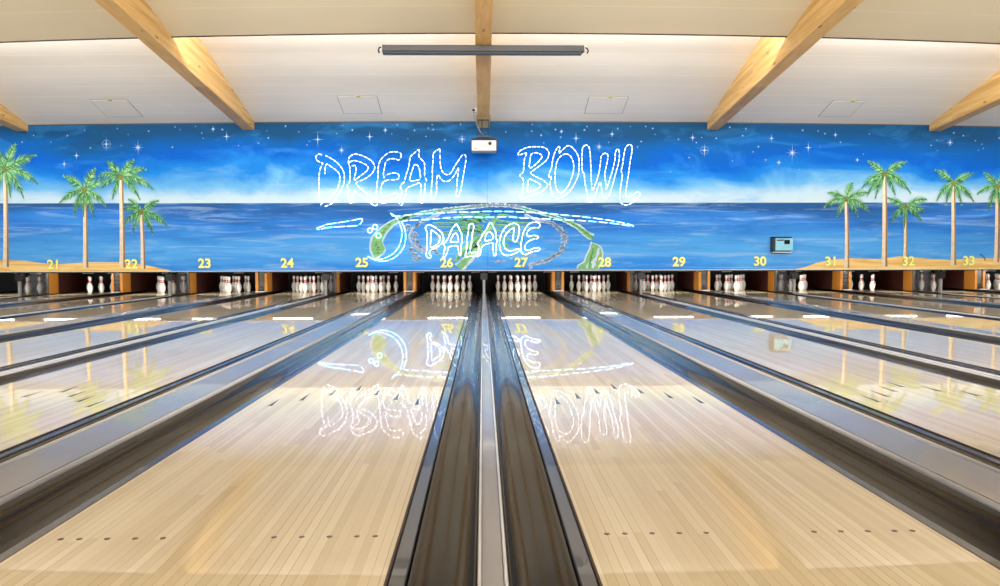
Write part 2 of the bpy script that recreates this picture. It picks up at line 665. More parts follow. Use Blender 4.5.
mural = thing('mural', (0, YM, zb), 'long mural of tropical sea, starry sky and palms above the pins', 'mural')
mm = mural_material(zh, zt, zb)
b = MB()
XL, XR = -14.0, 14.5
xseam = on_y(487.3, 200, YM).x
top = lambda x: wall_top(max(-11, min(11.4, x))) - 0.004
for a_, c_ in ((XL, xseam - 0.002), (xseam + 0.002, XR)):
    n = 20
    xx = [a_ + (c_ - a_) * q / n for q in range(n + 1)]
    for xa, xb in zip(xx, xx[1:]):
        f0 = [(xa, YM, zb), (xb, YM, zb), (xb, YM, top(xb)), (xa, YM, top(xa))]
        f1 = [(p[0], YM + 0.04, p[2]) for p in f0]
        b.face(f0); b.face(f1)
        b.face([f0[0], f0[1], f1[1], f1[0]]); b.face([f0[3], f0[2], f1[2], f1[3]])
    for xa in (a_, c_):
        b.face([(xa, YM, zb), (xa, YM + 0.04, zb), (xa, YM + 0.04, top(xa)), (xa, YM, top(xa))])
bmesh.ops.remove_doubles(b.bm, verts=b.bm.verts, dist=1e-5)
o = b.build('painted_panel', mm, mural)
# object coordinates of the paint are measured from the room's origin
o.data.transform(Matrix.Translation((0, 0, 0)))
b = MB()
b.box(xseam - 0.02, xseam + 0.02, YM + 0.045, YM + 0.06, zb, zt - 0.03)
b.build('panel_seam', 'trim_dark', mural)

# sand -----------------------------------------------------------------------
for pts in ([(-60, 258), (-20, 259), (0, 260), (20, 260.5), (42, 263), (60, 264), (90, 262.2), (120, 262), (140, 264), (155, 267), (170, 270.6), (170, 270.9)],
            [(795, 269.6), (806, 266.8), (816, 263), (830, 259.8), (850, 258.2), (880, 259), (900, 256.2), (925, 258.4), (950, 260), (975, 258), (1000, 258.6), (1060, 257)]):
    b = MB()
    for p, q in zip(pts, pts[1:]):
        a0, a1 = P(*p, 0), P(*q, 0)
        if min(a0.z, a1.z) < zb + 0.004:
            a0.z, a1.z = max(a0.z, zb + 0.003), max(a1.z, zb + 0.003)
        b.face([(a0.x, a0.y, zb + 0.001), (a1.x, a1.y, zb + 0.001), a1, a0])
    b.build('painted_sand', 'sand', mural)

# stars ----------------------------------------------------------------------
S6 = 6.514
big = [  # crop offset, x, y, kind, length
    (0, 694, 190, 'ring', 8), (0, 900, 212, 'eight', 9), (0, 500, 265, 'cross', 5), (0, 420, 320, 'cross', 5),
    (125, 575, 92, 'cross', 4), (125, 663, 140, 'cross', 6.5), (250, 442, 160, 'cross', 9.5), (250, 597, 230, 'eight', 6),
    (250, 780, 142, 'cross', 6.5), (250, 882, 99, 'cross', 4.5), (370, 600, 157, 'ring', 6), (490, 560, 152, 'cross', 7.5),
    (490, 710, 208, 'eight', 6), (490, 465, 108, 'cross', 3.5), (490, 795, 125, 'cross', 5), (610, 615, 230, 'ring', 8),
    (610, 538, 148, 'cross', 5.5), (735, 372, 247, 'eight', 11), (735, 285, 310, 'ring', 4), (735, 237, 152, 'cross', 5),
    (735, 477, 213, 'cross', 7), (735, 653, 130, 'cross', 4), (735, 795, 293, 'cross', 3.5), (860, 585, 180, 'ring', 5)]
small = [(0, (220, 133, 333, 176, 440, 135, 552, 100, 590, 214, 765, 88, 835, 127, 145, 177, 790, 200)),
         (125, (327, 78, 360, 97, 460, 75, 500, 118, 310, 210, 510, 152, 740, 198, 690, 355, 635, 95, 155, 105, 870, 183)),
         (250, (667, 98, 110, 103, 232, 73, 318, 110, 605, 68, 387, 172, 372, 195, 120, 150, 565, 120, 55, 185)),
         (370, (488, 163, 178, 65, 380, 85, 590, 60, 142, 123, 247, 155, 365, 140, 412, 95, 885, 110, 405, 65, 290, 100)),
         (490, (103, 110, 272, 105, 275, 62, 427, 95, 708, 100, 772, 178, 833, 88, 632, 75, 333, 132, 460, 145, 350, 182, 615, 98)),
         (610, (132, 75, 232, 75, 278, 88, 293, 127, 445, 158, 597, 147, 692, 152, 780, 80, 885, 90, 863, 135, 798, 300, 515, 278, 50, 87, 180, 208, 562, 180, 395, 370, 203, 173)),
         (735, (72, 90, 50, 135, 152, 207, 117, 240, 585, 122, 555, 207, 688, 178, 418, 357, 440, 100, 200, 293, 835, 255, 540, 105)),
         (860, (672, 135, 502, 232, 462, 198, 793, 190, 803, 217, 770, 230, 610, 117, 500, 165, 22, 255, 60, 125, 750, 168, 905, 150))]
sb = MB()
specks = sb


def disc(px, py, r, layer, m, n=10):
    c = P(px, py, layer)
    k = 1 / 46.5
    sb.face([(c.x + r * k * math.cos(2 * PI * q / n), c.y, c.z + r * k * math.sin(2 * PI * q / n)) for q in range(n)], m)


def annulus(px, py, r0, r1, layer, m, n=20):
    c = P(px, py, layer)
    k = 1 / 46.5
    for q in range(n):
        a0, a1 = 2 * PI * q / n, 2 * PI * (q + 1) / n
        sb.face([(c.x + r * k * math.cos(a), c.y, c.z + r * k * math.sin(a)) for r, a in ((r0, a0), (r1, a0), (r1, a1), (r0, a1))], m)


def spike(px, py, ang, ln, w, layer, m):
    c = P(px, py, layer)
    k = 1 / 46.5
    d = Vector((math.cos(ang), 0, math.sin(ang))) * ln * k
    n_ = Vector((-math.sin(ang), 0, math.cos(ang))) * w * k
    sb.face([c + n_, c - d, c - n_, c + d], m)


for off, x, y, kd, ln in big:
    px, py = off + x / S6, 115 + y / S6
    ln = ln * 0.95
    sb = MB()
    disc(px, py, 1.6, 1, 'star_soft')
    if kd == 'ring':
        annulus(px, py, ln * 0.46, ln * 0.58, 1, 'star_soft')
    for a in ((0, PI / 2) if kd != 'eight' else (0, PI / 2, PI / 4, -PI / 4)):
        L = ln * (1.0 if a == PI / 2 else (0.75 if a == 0 else 0.62))
        spike(px, py, a, L, 0.42, 2, 'star_dim')
        spike(px, py, a, L * 0.6, 0.42, 3, 'star')
    disc(px, py, 0.85, 4, 'star')
    sb.build('painted_star', None, mural, normals=False)
sb = specks
seen_stars = [(off + x / S6, 115 + y / S6) for off, x, y, kd, ln in big]
for off, lst in small:
    for x, y in zip(lst[::2], lst[1::2]):
        px, py = off + x / S6, 115 + y / S6
        if any(math.hypot(px - qx, py - qy) < 2.2 for qx, qy in seen_stars):
            continue
        seen_stars.append((px, py))
        rr = rnd.uniform(0.42, 0.85)
        disc(px, py, rr * 1.5, 1, 'star_soft', 8)
        disc(px, py, rr * 0.62, 2, 'star', 8)
o = sb.build('star_specks', None, mural, normals=False)
o['kind'] = 'stuff'

# painted palms ----------------------------------------------------------------
PALMS = [
    ((5.2, 169.6), (6, 267), 5.6, [(15.5, 144.5), (36, 155), (38, 184), (24, 198), (11, 197), (-20, 160), (-22, 185), (-8, 200), (-6, 148)], 'painted palm cut off by the left edge of the photo'),
    ((84.7, 190.4), (85.6, 267.5), 5.2, [(64.4, 175.6), (95.5, 169), (107, 179), (60, 203), (74, 215), (94, 217), (106, 206), (84, 216)], 'painted palm directly right of number 21'),
    ((121, 177), (122.5, 267.5), 5.6, [(107.7, 161.6), (133.9, 160), (146, 169.4), (153, 189), (140, 199), (99, 176), (102, 188), (113, 198)], 'tall painted palm left of number 22'),
    ((141.6, 212), (143, 268.5), 4.6, [(128.8, 199.3), (158.7, 200.4), (168, 226.6), (153, 233.7), (133, 232.6), (124, 225), (124, 208)], 'short painted palm right of number 22'),
    ((846, 199.3), (846.5, 268), 4.6, [(851.6, 183), (828, 193), (868, 193), (824, 206.7), (869, 211.5), (837, 216), (857, 216)], 'painted palm directly right of number 31'),
    ((884.2, 173.8), (884, 266.5), 5.6, [(868, 161.6), (906, 161.6), (862, 188), (910, 192.7), (875, 198), (895, 195), (867, 196), (903, 184)], 'tallest painted palm right of lane 31'),
    ((904.8, 207), (905, 257), 4.2, [(888, 198), (926, 199.3), (891.5, 221.5), (921.5, 221.5), (924, 211.5), (904, 227)], 'small painted palm above number 32'),
    ((952.8, 183.3), (953, 265), 5.2, [(935.5, 170), (972.7, 173.3), (936.6, 200), (973, 201), (945.5, 204), (961, 204)], 'painted palm left of number 33'),
    ((997, 186.6), (996, 262), 5.2, [(984, 173.3), (1006, 172), (977, 194), (988.7, 210), (999, 207), (1016, 194)], 'painted palm cut off by the right edge of the photo')]
LAY = 3
for (cx, cy), (bx, by), tw, tips, lab in PALMS:
    root = thing('painted_palm', (0, 0, 0), lab, 'x')
    del root['category']
    root.parent = mural
    root.location = -Vector(mural.location)
    b = MB()
    n = 8
    for q in range(n):
        t0, t1 = q / n, (q + 1) / n
        def pt(t, s):
            x = cx + (bx - cx) * t + math.sin(t * 3) * 0.5
            y = cy + 3 + (by - cy - 3) * t
            w = tw * (0.72 + 0.28 * t) * (1.15 if t > 0.97 else 1)
            return P(x + (s - 0.5) * w, y, LAY)
        b.face([pt(t0, 0), pt(t1, 0), pt(t1, 0.66), pt(t0, 0.66)], 'bark_light' if cx > 500 or True else 'bark_dark')
        b.face([pt(t0, 0.66), pt(t1, 0.66), pt(t1, 1), pt(t0, 1)], 'bark_dark')
    o = b.build('trunk', None, root, normals=False); o.location = (0, 0, 0)
    b = MB()
    for fi, (tx, ty) in enumerate(tips):
        vx, vy = tx - cx, ty - cy
        L = math.hypot(vx, vy)
        kx, ky = cx + vx * 0.5, cy + vy * 0.42 - L * 0.26
        if vy < -abs(vx) * 0.4:
            ky = cy + vy * 0.62
            kx = cx + vx * 0.38
        ns = max(12, int(L * 0.95))
        for q in range(ns + 1):
            t = 0.08 + 0.92 * q / ns
            x = (1 - t) ** 2 * cx + 2 * t * (1 - t) * kx + t * t * tx
            y = (1 - t) ** 2 * cy + 2 * t * (1 - t) * ky + t * t * ty
            dx = 2 * (1 - t) * (kx - cx) + 2 * t * (tx - kx)
            dy = 2 * (1 - t) * (ky - cy) + 2 * t * (ty - ky)
            dl = math.hypot(dx, dy) or 1
            dx, dy = dx / dl, dy / dl
            ll = (2.2 + L * 0.2 * math.sin(min(1, t * 1.15) * PI) ** 0.7) * rnd.uniform(0.8, 1.15)
            for sgn in (-1, 1):
                # leaflets hang down and lean toward the tip
                ex = dx * 0.62 + (-dy) * sgn * 0.62
                ey = dy * 0.62 + dx * sgn * 0.62 + 0.28
                el = math.hypot(ex, ey) or 1
                ex, ey = ex / el * ll, ey / el * ll
                w = 0.58
                upside = (ey < 0.2 * ll)
                mt = 'leaf_light' if rnd.random() < (0.42 if upside else 0.28) else ('leaf_mid' if rnd.random() < 0.58 else 'leaf_dark')
                lay = LAY + 2 + fi * 0.15 + (0.4 if mt == 'leaf_light' else 0)
                b.face([P(x - dx * w, y - dy * w, lay), P(x + dx * w, y + dy * w, lay), P(x + ex, y + ey, lay)], mt)
        rib = [P((1 - t) ** 2 * cx + 2 * t * (1 - t) * kx + t * t * tx, (1 - t) ** 2 * cy + 2 * t * (1 - t) * ky + t * t * ty, LAY + 4 + fi * 0.1) for t in [i / 8 for i in range(9)]]
        for a0, a1 in zip(rib, rib[1:]):
            d = (a1 - a0).normalized() * 0.009
            nrm = Vector((-d.z, 0, d.x))
            b.face([a0 + nrm, a0 - nrm, a1 - nrm * 0.7, a1 + nrm * 0.7], 'leaf_dark')
    c = P(cx, cy, LAY + 5.6)
    b.face([(c.x + 0.05 * math.cos(a * PI / 4), c.y, c.z + 0.06 * math.sin(a * PI / 4)) for a in range(8)], 'leaf_heart')
    o = b.build('fronds', None, root, normals=False); o.location = (0, 0, 0)

# painted island ------------------------------------------------------------------
ib = MB()


def cE(x, y): return (310 + x / 8.37, 205 + y / 8.37)
def cF(x, y): return (380 + x / 8.37, 205 + y / 8.37)
def cG(x, y): return (470 + x / 8.37, 205 + y / 8.37)
def cH(x, y): return (540 + x / 7.325, 195 + y / 7.325)
def c1(x, y): return (360 + x / 8.14, 200 + y / 8.14)
def c2(x, y): return (460 + x / 6.667, 200 + y / 6.667)


def strip(pts, w0, w1, layer, m, rag=0.0):
    """ragged painted stroke along pixel points"""
    dense = []
    for (x0, y0), (x1, y1) in zip(pts, pts[1:]):
        n = max(1, int(math.hypot(x1 - x0, y1 - y0) / 1.6))
        dense += [(x0 + (x1 - x0) * i / n, y0 + (y1 - y0) * i / n) for i in range(n)]
    dense.append(pts[-1])
    N = len(dense)
    L, R = [], []
    for i, (x, y) in enumerate(dense):
        a, c = dense[max(0, i - 1)], dense[min(N - 1, i + 1)]
        dx, dy = c[0] - a[0], c[1] - a[1]
        dl = math.hypot(dx, dy) or 1
        w = (w0 + (w1 - w0) * i / max(1, N - 1)) / 2
        wl, wr = w * (1 + rnd.uniform(-rag, rag)), w * (1 + rnd.uniform(-rag, rag))
        yb_ = lambda yy: min(yy, 269.8)
        L.append(P(x - dy / dl * wl, yb_(y + dx / dl * wl), layer))
        R.append(P(x + dy / dl * wr, yb_(y - dx / dl * wr), layer))
    for i in range(N - 1):
        ib.face([L[i], L[i + 1], R[i + 1], R[i]], m)


def blob(outer, inner, layer, m):
    n = min(len(outer), len(inner))
    for i in range(n - 1):
        ib.face([P(*outer[i], layer), P(*outer[i + 1], layer), P(*inner[i + 1], layer), P(*inner[i], layer)], m)


o_l = [cE(*p) for p in ((540, 440), (515, 385), (512, 330), (525, 275), (570, 218), (620, 178), (680, 138), (740, 112), (830, 85))]
i_l = [cE(*p) for p in ((556, 440), (612, 398), (628, 365), (600, 300), (612, 270), (640, 222), (692, 165), (745, 135), (830, 102))]
blob([(x - 2, y - 0.3) for x, y in o_l], [(x + 1.2, y + 1.4) for x, y in i_l], 1, 'isle_pale')
blob(o_l, i_l, 2, 'isle_green')
for k in range(16):
    t = rnd.random() * 7.5
    i = int(t); f = t - i
    ox = o_l[i][0] + (o_l[i + 1][0] - o_l[i][0]) * f; oy = o_l[i][1] + (o_l[i + 1][1] - o_l[i][1]) * f
    ix = i_l[i][0] + (i_l[i + 1][0] - i_l[i][0]) * f; iy = i_l[i][1] + (i_l[i + 1][1] - i_l[i][1]) * f
    q = rnd.uniform(0.25, 0.75)
    x, y = ox + (ix - ox) * q, oy + (iy - oy) * q
    strip([(x - 1.2, y + 0.5), (x + 1.2, y - 0.6)], 0.7, 1.6, 3, 'isle_dark', 0.5)
arch = [cF(*p) for p in ((170, 125), (240, 100), (350, 66), (480, 46), (620, 30), (740, 18), (830, 12))] + [c2(*p) for p in ((200, 33), (300, 36), (400, 50), (520, 80), (600, 102), (690, 130))]
strip(arch, 3.6, 3.6, 1, 'isle_pale', 0.3)
strip(arch, 2.0, 1.8, 2, 'isle_frond', 0.7)
strip([(x + 1, y + 0.4) for x, y in arch], 0.8, 0.8, 3, 'isle_dark', 0.9)
arm = [c2(*p) for p in ((680, 128), (735, 150), (790, 182), (840, 222), (885, 252))]
strip(arm, 4.2, 7.0, 1, 'isle_pale', 0.2)
strip(arm, 2.0, 5.2, 2, 'isle_green', 0.35)
strip(arm, 0.7, 1.8, 3, 'isle_dark', 0.8)
o_r = [c2(*p) for p in ((880, 283), (868, 330), (845, 375), (832, 415), (790, 440), (785, 462))]
i_r = [c2(*p) for p in ((915, 300), (938, 320), (948, 360), (940, 400), (925, 440), (918, 462))]
blob([(x - 1.3, min(269.8, y - 0.8)) for x, y in o_r], [(x + 1.4, min(269.8, y - 0.2)) for x, y in i_r], 1, 'isle_pale')
blob([(x, min(269.6, y)) for x, y in o_r], [(x, min(269.6, y)) for x, y in i_r], 2, 'isle_green')
strip([c2(*p) for p in ((925, 320), (915, 370), (895, 410), (885, 455))], 2.5, 3.0, 3, 'isle_pale', 0.5)
strip([c2(*p) for p in ((890, 320), (880, 360), (870, 400), (860, 430))], 1.2, 1.8, 4, 'isle_dark', 0.8)
strip([c2(*p) for p in ((845, 455), (850, 430), (880, 410))], 2.2, 1.5, 3, 'isle_pale', 0.5)
# skyline on the horizon
strip([c2(*p) for p in ((60, 38), (180, 33), (300, 34), (400, 44))], 2.4, 2.0, 4, 'isle_grey', 0.9)
for k in range(26):
    x = 470 + k * 1.9 + rnd.uniform(-0.5, 0.5)
    hgt = rnd.uniform(0.8, 2.4)
    yb0 = 205.6 + 0.0012 * (x - 495) ** 2
    strip([(x, yb0), (x, yb0 - hgt)], 0.9, 0.7, 5, 'isle_grey' if k % 3 else 'isle_pale')
strip([c2(303, 34), c2(303, 2)], 2.0, 1.4, 6, 'isle_pale')
# trunk of the island
strip([c1(*p) for p in ((770, 500), (830, 420), (900, 360), (960, 310))], 3.0, 6.5, 2, 'isle_green', 0.3)
strip([c1(*p) for p in ((800, 556), (860, 500), (930, 425), (985, 350))], 10.5, 7.5, 1, 'isle_pale', 0.15)
strip([c1(*p) for p in ((805, 552), (860, 495), (925, 420), (985, 345))], 6.5, 6.0, 3, 'isle_green', 0.3)
strip([c2(*p) for p in ((60, 330), (110, 280), (180, 205), (235, 135), (262, 108))], 7.0, 2.2, 3, 'isle_green', 0.35)
strip([c2(*p) for p in ((20, 380), (70, 310), (130, 250), (190, 180))], 1.2, 1.2, 4, 'isle_dark', 0.8)
strip([c1(*p) for p in ((790, 480), (870, 405), (940, 350))], 1.0, 1.6, 4, 'isle_dark', 0.8)
# fronds of the island
for pts in (((440, 150), (560, 152), (700, 148), (830, 150)), ((445, 180), (560, 186), (700, 185), (850, 178)), ((500, 232), (600, 222), (720, 210), (850, 205)),
            ((470, 262), (560, 250), (640, 240)), ((700, 240), (780, 232), (860, 222)), ((560, 122), (700, 125), (850, 132)), ((720, 85), (780, 105), (860, 118), (900, 125))):
    q = [cF(*p) for p in pts]
    strip(q, 1.8, 2.2, 2, 'isle_frond', 0.45)
    strip([(x, y + 0.4) for x, y in q], 0.5, 0.7, 3, 'isle_dark', 0.8)
for pts in (((0, 95), (80, 120), (170, 150)), ((0, 125), (90, 150), (160, 175)), ((0, 155), (80, 175), (150, 195)), ((0, 185), (70, 200), (140, 215)), ((0, 215), (60, 225), (120, 238)),
            ((210, 130), (270, 140), (360, 150), (470, 155)), ((200, 165), (290, 170), (400, 180), (530, 190)), ((190, 190), (300, 215), (420, 232), (550, 250)),
            ((185, 215), (280, 250), (350, 272), (420, 300)), ((250, 100), (330, 105), (420, 125)), ((270, 265), (310, 300), (338, 335)), ((100, 95), (170, 110), (230, 125)), ((20, 80), (120, 92), (200, 100))):
    q = [c2(*p) for p in pts]
    strip(q, 2.4, 1.6, 2, 'isle_frond' if pts[0][0] < 150 else 'isle_green', 0.4)
    strip([(x, y + 0.4) for x, y in q], 0.6, 0.5, 3, 'isle_dark', 0.8)
# grey inner crescents with little jetties
crl = [c1(*p) for p in ((660, 105), (560, 150), (480, 190), (420, 240), (397, 290), (412, 340), (455, 390), (512, 425))]
crr = [c2(*p) for p in ((430, 100), (540, 140), (620, 155), (672, 195), (702, 250), (697, 310), (650, 362), (580, 405), (500, 425), (460, 432), (475, 460))]
for cr in (crl, crr):
    strip(cr, 3.0, 3.0, 1, 'isle_pale', 0.35)
    strip([(x + 0.7, y + 0.3) for x, y in cr], 0.5, 0.5, 4, 'isle_grey', 0.6)
    strip([(x - 1.0, y - 0.2) for x, y in cr], 0.5, 0.5, 4, 'isle_grey', 0.6)
jets = [((440, 300), 20), ((455, 275), 16), ((470, 340), 22), ((500, 380), 20), ((440, 440), 26), ((450, 480), 24), ((490, 470), 18), ((540, 400), 16), ((610, 405), 22), ((370, 230), 16), ((400, 215), 20), ((470, 200), 18), ((420, 400), 18), ((350, 250), 14), ((630, 430), 14), ((520, 160), 18)]
for (x, y), r in jets:
    for k in range(3):
        a = rnd.uniform(-0.6, 0.6)
        x0, y0 = x + rnd.uniform(-r, r) * 0.5, y + (k - 1) * 9
        q = [c1(x0 - r * math.cos(a), y0 - r * math.sin(a) * 0.5), c1(x0, y0), c1(x0 + r * math.cos(a + 0.6), y0 + r * math.sin(a + 0.6) * 0.6)]
        strip(q, 2.0, 1.4, 1, 'isle_pale', 0.5)
        strip(q, 0.4, 0.4, 4 + k * 0.2, 'isle_grey', 0.7)
for i in range(34):
    t = rnd.uniform(1.0, 7.6); k = int(t); f = t - k
    x, y = crr[k][0] + (crr[k + 1][0] - crr[k][0]) * f, crr[k][1] + (crr[k + 1][1] - crr[k][1]) * f
    sx = rnd.choice((-1, -1, 1)); ln = rnd.uniform(2.5, 5.5)
    q = [(x, y), (x + sx * ln * 0.6, y - rnd.uniform(0, 1.5)), (x + sx * ln, y + rnd.uniform(-0.6, 1.2))]
    strip(q, 1.6, 1.0, 1, 'isle_pale', 0.5)
    strip(q, 0.38, 0.38, 4.5, 'isle_grey', 0.7)
for i in range(16):
    x, y = c2(235 + i * 17, 415 - i * 2.5 + rnd.uniform(-8, 8))
    q = [(x, y), (x + 1.5, y - rnd.uniform(1, 3)), (x + 2.6, y - 0.6)]
    strip(q, 1.3, 1.0, 1, 'isle_pale', 0.5)
    strip(q, 0.6, 0.5, 4.5, 'isle_grey', 0.7)
ib.build('painted_island', None, mural, normals=False, label='green palm shaped island with pale surf and grey jetties')

# lane numbers ----------------------------------------------------------------------
NUMS = {21: (54.5, 265), 22: (132, 264.5), 23: (205.2, 263.8), 24: (287.5, 263.5), 25: (362.2, 263), 26: (446.8, 263.2), 27: (521, 262.8), 28: (604.5, 262.6), 29: (678.7, 262.2), 30: (759.5, 261.6), 31: (830.6, 261.8), 32: (907.7, 261.6), 33: (968, 261.2)}


def text_faces(txt, size, offset):
    cu = bpy.data.curves.new('txt', 'FONT')
    cu.body = txt; cu.size = size; cu.align_x = 'CENTER'; cu.align_y = 'CENTER'; cu.offset = offset; cu.resolution_u = 4
    ob = bpy.data.objects.new('txt', cu)
    COL.objects.link(ob)
    bpy.context.view_layer.update()
    me = bpy.data.meshes.new_from_object(ob.evaluated_get(bpy.context.evaluated_depsgraph_get()))
    bpy.data.objects.remove(ob)
    bpy.data.curves.remove(cu)
    return me


for n, (px, py) in NUMS.items():
    b = MB()
    p = P(px, py, 0)
    for lay, off, m in ((11, 0.012, 'number_edge'), (13, 0.006, 'number')):
        me = text_faces(str(n), 0.272, off)
        k = b.mi(m)
        base = len(b.bm.verts)
        vs = [b.bm.verts.new((p.x + v.co.x * 1.02, YM - 0.0025 * lay, p.z + v.co.y)) for v in me.vertices]
        for f in me.polygons:
            try:
                ff = b.bm.faces.new([vs[i] for i in f.vertices]); ff.material_index = k
            except ValueError:
                pass
        bpy.data.meshes.remove(me)
    b.build('lane_number', None, mural, normals=False, label='yellow painted number %d' % n)

# bottom rail of the mural
b = MB()
b.box(XL, XR, YM - 0.008, YM + 0.05, zb - 0.013, zb - 0.001, 'trim_white')
b.box(XL, XR, YM - 0.006, YM + 0.06, zb - 0.036, zb - 0.0135, 'black')
b.build('bottom_rail', None, mural, label='thin white and black rail along the bottom')
b = MB()
for xa, xb in zip(xs, xs[1:]):
    if xa < XL or xb > XR:
        continue
    za, zc = top(xa), top(xb)
    v0 = [(xa, YM - 0.01, za - 0.022), (xb, YM - 0.01, zc - 0.022), (xb, YM - 0.01, zc), (xa, YM - 0.01, za)]
    v1 = [(x, YM - 0.001, z) for x, y, z in v0]
    b.face(v0); b.face([v0[0], v0[1], v1[1], v1[0]]); b.face([v0[3], v0[2], v1[2], v1[3]])
b.build('top_trim', 'trim_dark', mural)


# ------------------------------------------------------------------ neon outlines
def cA(x, y): return (310 + x / 8.37, 145 + y / 8.37)
def cB(x, y): return (380 + x / 8.37, 145 + y / 8.37)
def cC(x, y): return (510 + x / 8.37, 138 + y / 8.37)
def cD(x, y): return (560 + x / 8.37, 138 + y / 8.37)


def catmull(pts, closed, step):
    n = len(pts)
    out = []
    rng = range(n) if closed else range(n - 1)
    for i in rng:
        p0 = pts[(i - 1) % n] if (closed or i > 0) else pts[i]
        p1, p2 = pts[i], pts[(i + 1) % n]
        p3 = pts[(i + 2) % n] if (closed or i + 2 < n) else p2
        m = max(2, int((p2 - p1).length / step))
        for q in range(m):
            t = q / m
            out.append(0.5 * ((2 * p1) + (p2 - p0) * t + (2 * p0 - 5 * p1 + 4 * p2 - p3) * t * t + (3 * p1 - p0 - 3 * p2 + p3) * t ** 3))
    if not closed:
        out.append(pts[-1])
    return out


NEON_N = [0]


def neon(name, loops, label, cat, dash, gap, r_on, r_core, mats, group, smooth=0.6):
    b = MB()
    bl = MB()
    allp = []
    NEON_N[0] += 1
    yoff = YM - (0.036, 0.062)[NEON_N[0] % 2]
    for conv, flat, closed in loops:
        pts = [conv(x, y) for x, y in zip(flat[::2], flat[1::2])]
        w = [on_y(px, py, YM) for px, py in pts]
        w = [Vector((v.x, yoff, v.z)) for v in w]
        allp += w
        c = catmull(w, closed, 0.03)
        b.tube(c, r_core, mats[1], 6, closed)
        # bright dashes along the rope
        if closed:
            c = c + [c[0]]
        seg, acc, on = [c[0]], 0.0, True
        for p, q in zip(c, c[1:]):
            acc += (q - p).length
            if on:
                seg.append(q)
            lim = dash if on else gap
            if acc >= lim:
                if on and len(seg) > 1:
                    bl.tube(seg, r_on, mats[0], 6)
                acc = 0.0
                on = not on
                seg = [q]
        if on and len(seg) > 1:
            bl.tube(seg, r_on, mats[0], 6)
    xs_ = [p.x for p in allp]
    loc = (sum(xs_) / len(xs_), YM - 0.03, min(p.z for p in allp))
    t = thing(name, loc, label, cat, group)
    b.build('neon_rope', None, t)
    bl.build('glow_dot_pattern', None, t)


GT = 'glowing outline letters on the upper line'
GP = 'glowing outline letters on the lower line'
UP = (0.046, 0.030, 0.0076, 0.0045, ('neon', 'neon_core'))
WH = (0.038, 0.02, 0.0076, 0.005, ('neon', 'neon_core'))
LO = (0.16, 0.02, 0.0082, 0.008, ('neon', 'neon_core'))
neon('neon_sign_letter', [
    (cA, (105, 85, 75, 80, 55, 100, 60, 128, 85, 145, 112, 155, 98, 185, 85, 230, 80, 300, 80, 380, 85, 465, 105, 480, 130, 470, 155, 460, 195, 420, 230, 370, 250, 320, 253, 260, 235, 225, 190, 190, 145, 163, 132, 200, 130, 245), False),
    (cA, (135, 92, 190, 120, 240, 160, 275, 205, 292, 260, 285, 330, 260, 390, 225, 440, 215, 470, 170, 500, 130, 515), False),
    (cA, (112, 485, 95, 500, 100, 515), False)],
    'white glowing outline letter D, leftmost of the upper line', 'neon letter', *UP, GT)
neon('neon_sign_letter', [
    (cA, (340, 95, 375, 78, 430, 88, 490, 115, 530, 150, 543, 195, 520, 240, 470, 280, 415, 305, 388, 322, 430, 370, 490, 415, 545, 450, 570, 480, 555, 508, 520, 495, 450, 445, 400, 410, 370, 388, 362, 430, 360, 480, 345, 488, 325, 460, 322, 420, 330, 375, 312, 345, 335, 305, 338, 240, 335, 190, 325, 150, 328, 115), True),
    (cA, (335, 145, 370, 132, 425, 145, 475, 170, 490, 195, 470, 225, 420, 262, 378, 295, 375, 270, 385, 230, 388, 190, 375, 172, 345, 182), False)],
    'white glowing outline letter R between D and E', 'neon letter', *UP, GT)
neon('neon_sign_letter', [
    (cA, (765, 95, 758, 70, 720, 60, 670, 65, 630, 90, 590, 135, 575, 190, 572, 270, 563, 340, 560, 400, 565, 460, 580, 480, 630, 487, 690, 465, 735, 440, 745, 425, 715, 405, 660, 425, 610, 432, 598, 400, 600, 350, 620, 310, 660, 295, 735, 290, 748, 265, 735, 242, 690, 238, 640, 255, 622, 278, 618, 240, 628, 190, 640, 140, 670, 120, 710, 118, 750, 128), True)],
    'white glowing outline letter E on the upper line, between R and A', 'neon letter', *UP, GT)
neon('neon_sign_letter', [
    (cB, (325, 40, 330, 60, 325, 95, 350, 125, 372, 150, 375, 200, 375, 265, 392, 300, 378, 325, 375, 400, 365, 470, 350, 485, 342, 465, 343, 400, 340, 320, 290, 335, 235, 358, 222, 375, 218, 410, 200, 470, 178, 508, 162, 490, 172, 430, 185, 385, 172, 360, 180, 330, 205, 310, 220, 250, 240, 190, 250, 130, 255, 100, 300, 60), True),
    (cB, (300, 165, 325, 185, 335, 230, 338, 285, 300, 298, 250, 302, 255, 265, 270, 215, 285, 175), True)],
    'white glowing outline letter A on the upper line, between E and M', 'neon letter', *UP, GT)
neon('neon_sign_letter', [
    (cB, (500, 38, 450, 72, 447, 130, 440, 200, 440, 280, 432, 360, 432, 440, 440, 460, 462, 445, 475, 390, 475, 320, 485, 250, 510, 285, 545, 308, 590, 295, 630, 245, 655, 195, 655, 240, 645, 310, 645, 370, 635, 420, 640, 440, 665, 420, 680, 360, 695, 280, 708, 200, 720, 120, 712, 85, 690, 88, 660, 130, 630, 175, 595, 235, 565, 252, 530, 235, 510, 190, 505, 140, 503, 80), True)],
    'white glowing outline letter M just left of the projector', 'neon letter', *UP, GT)
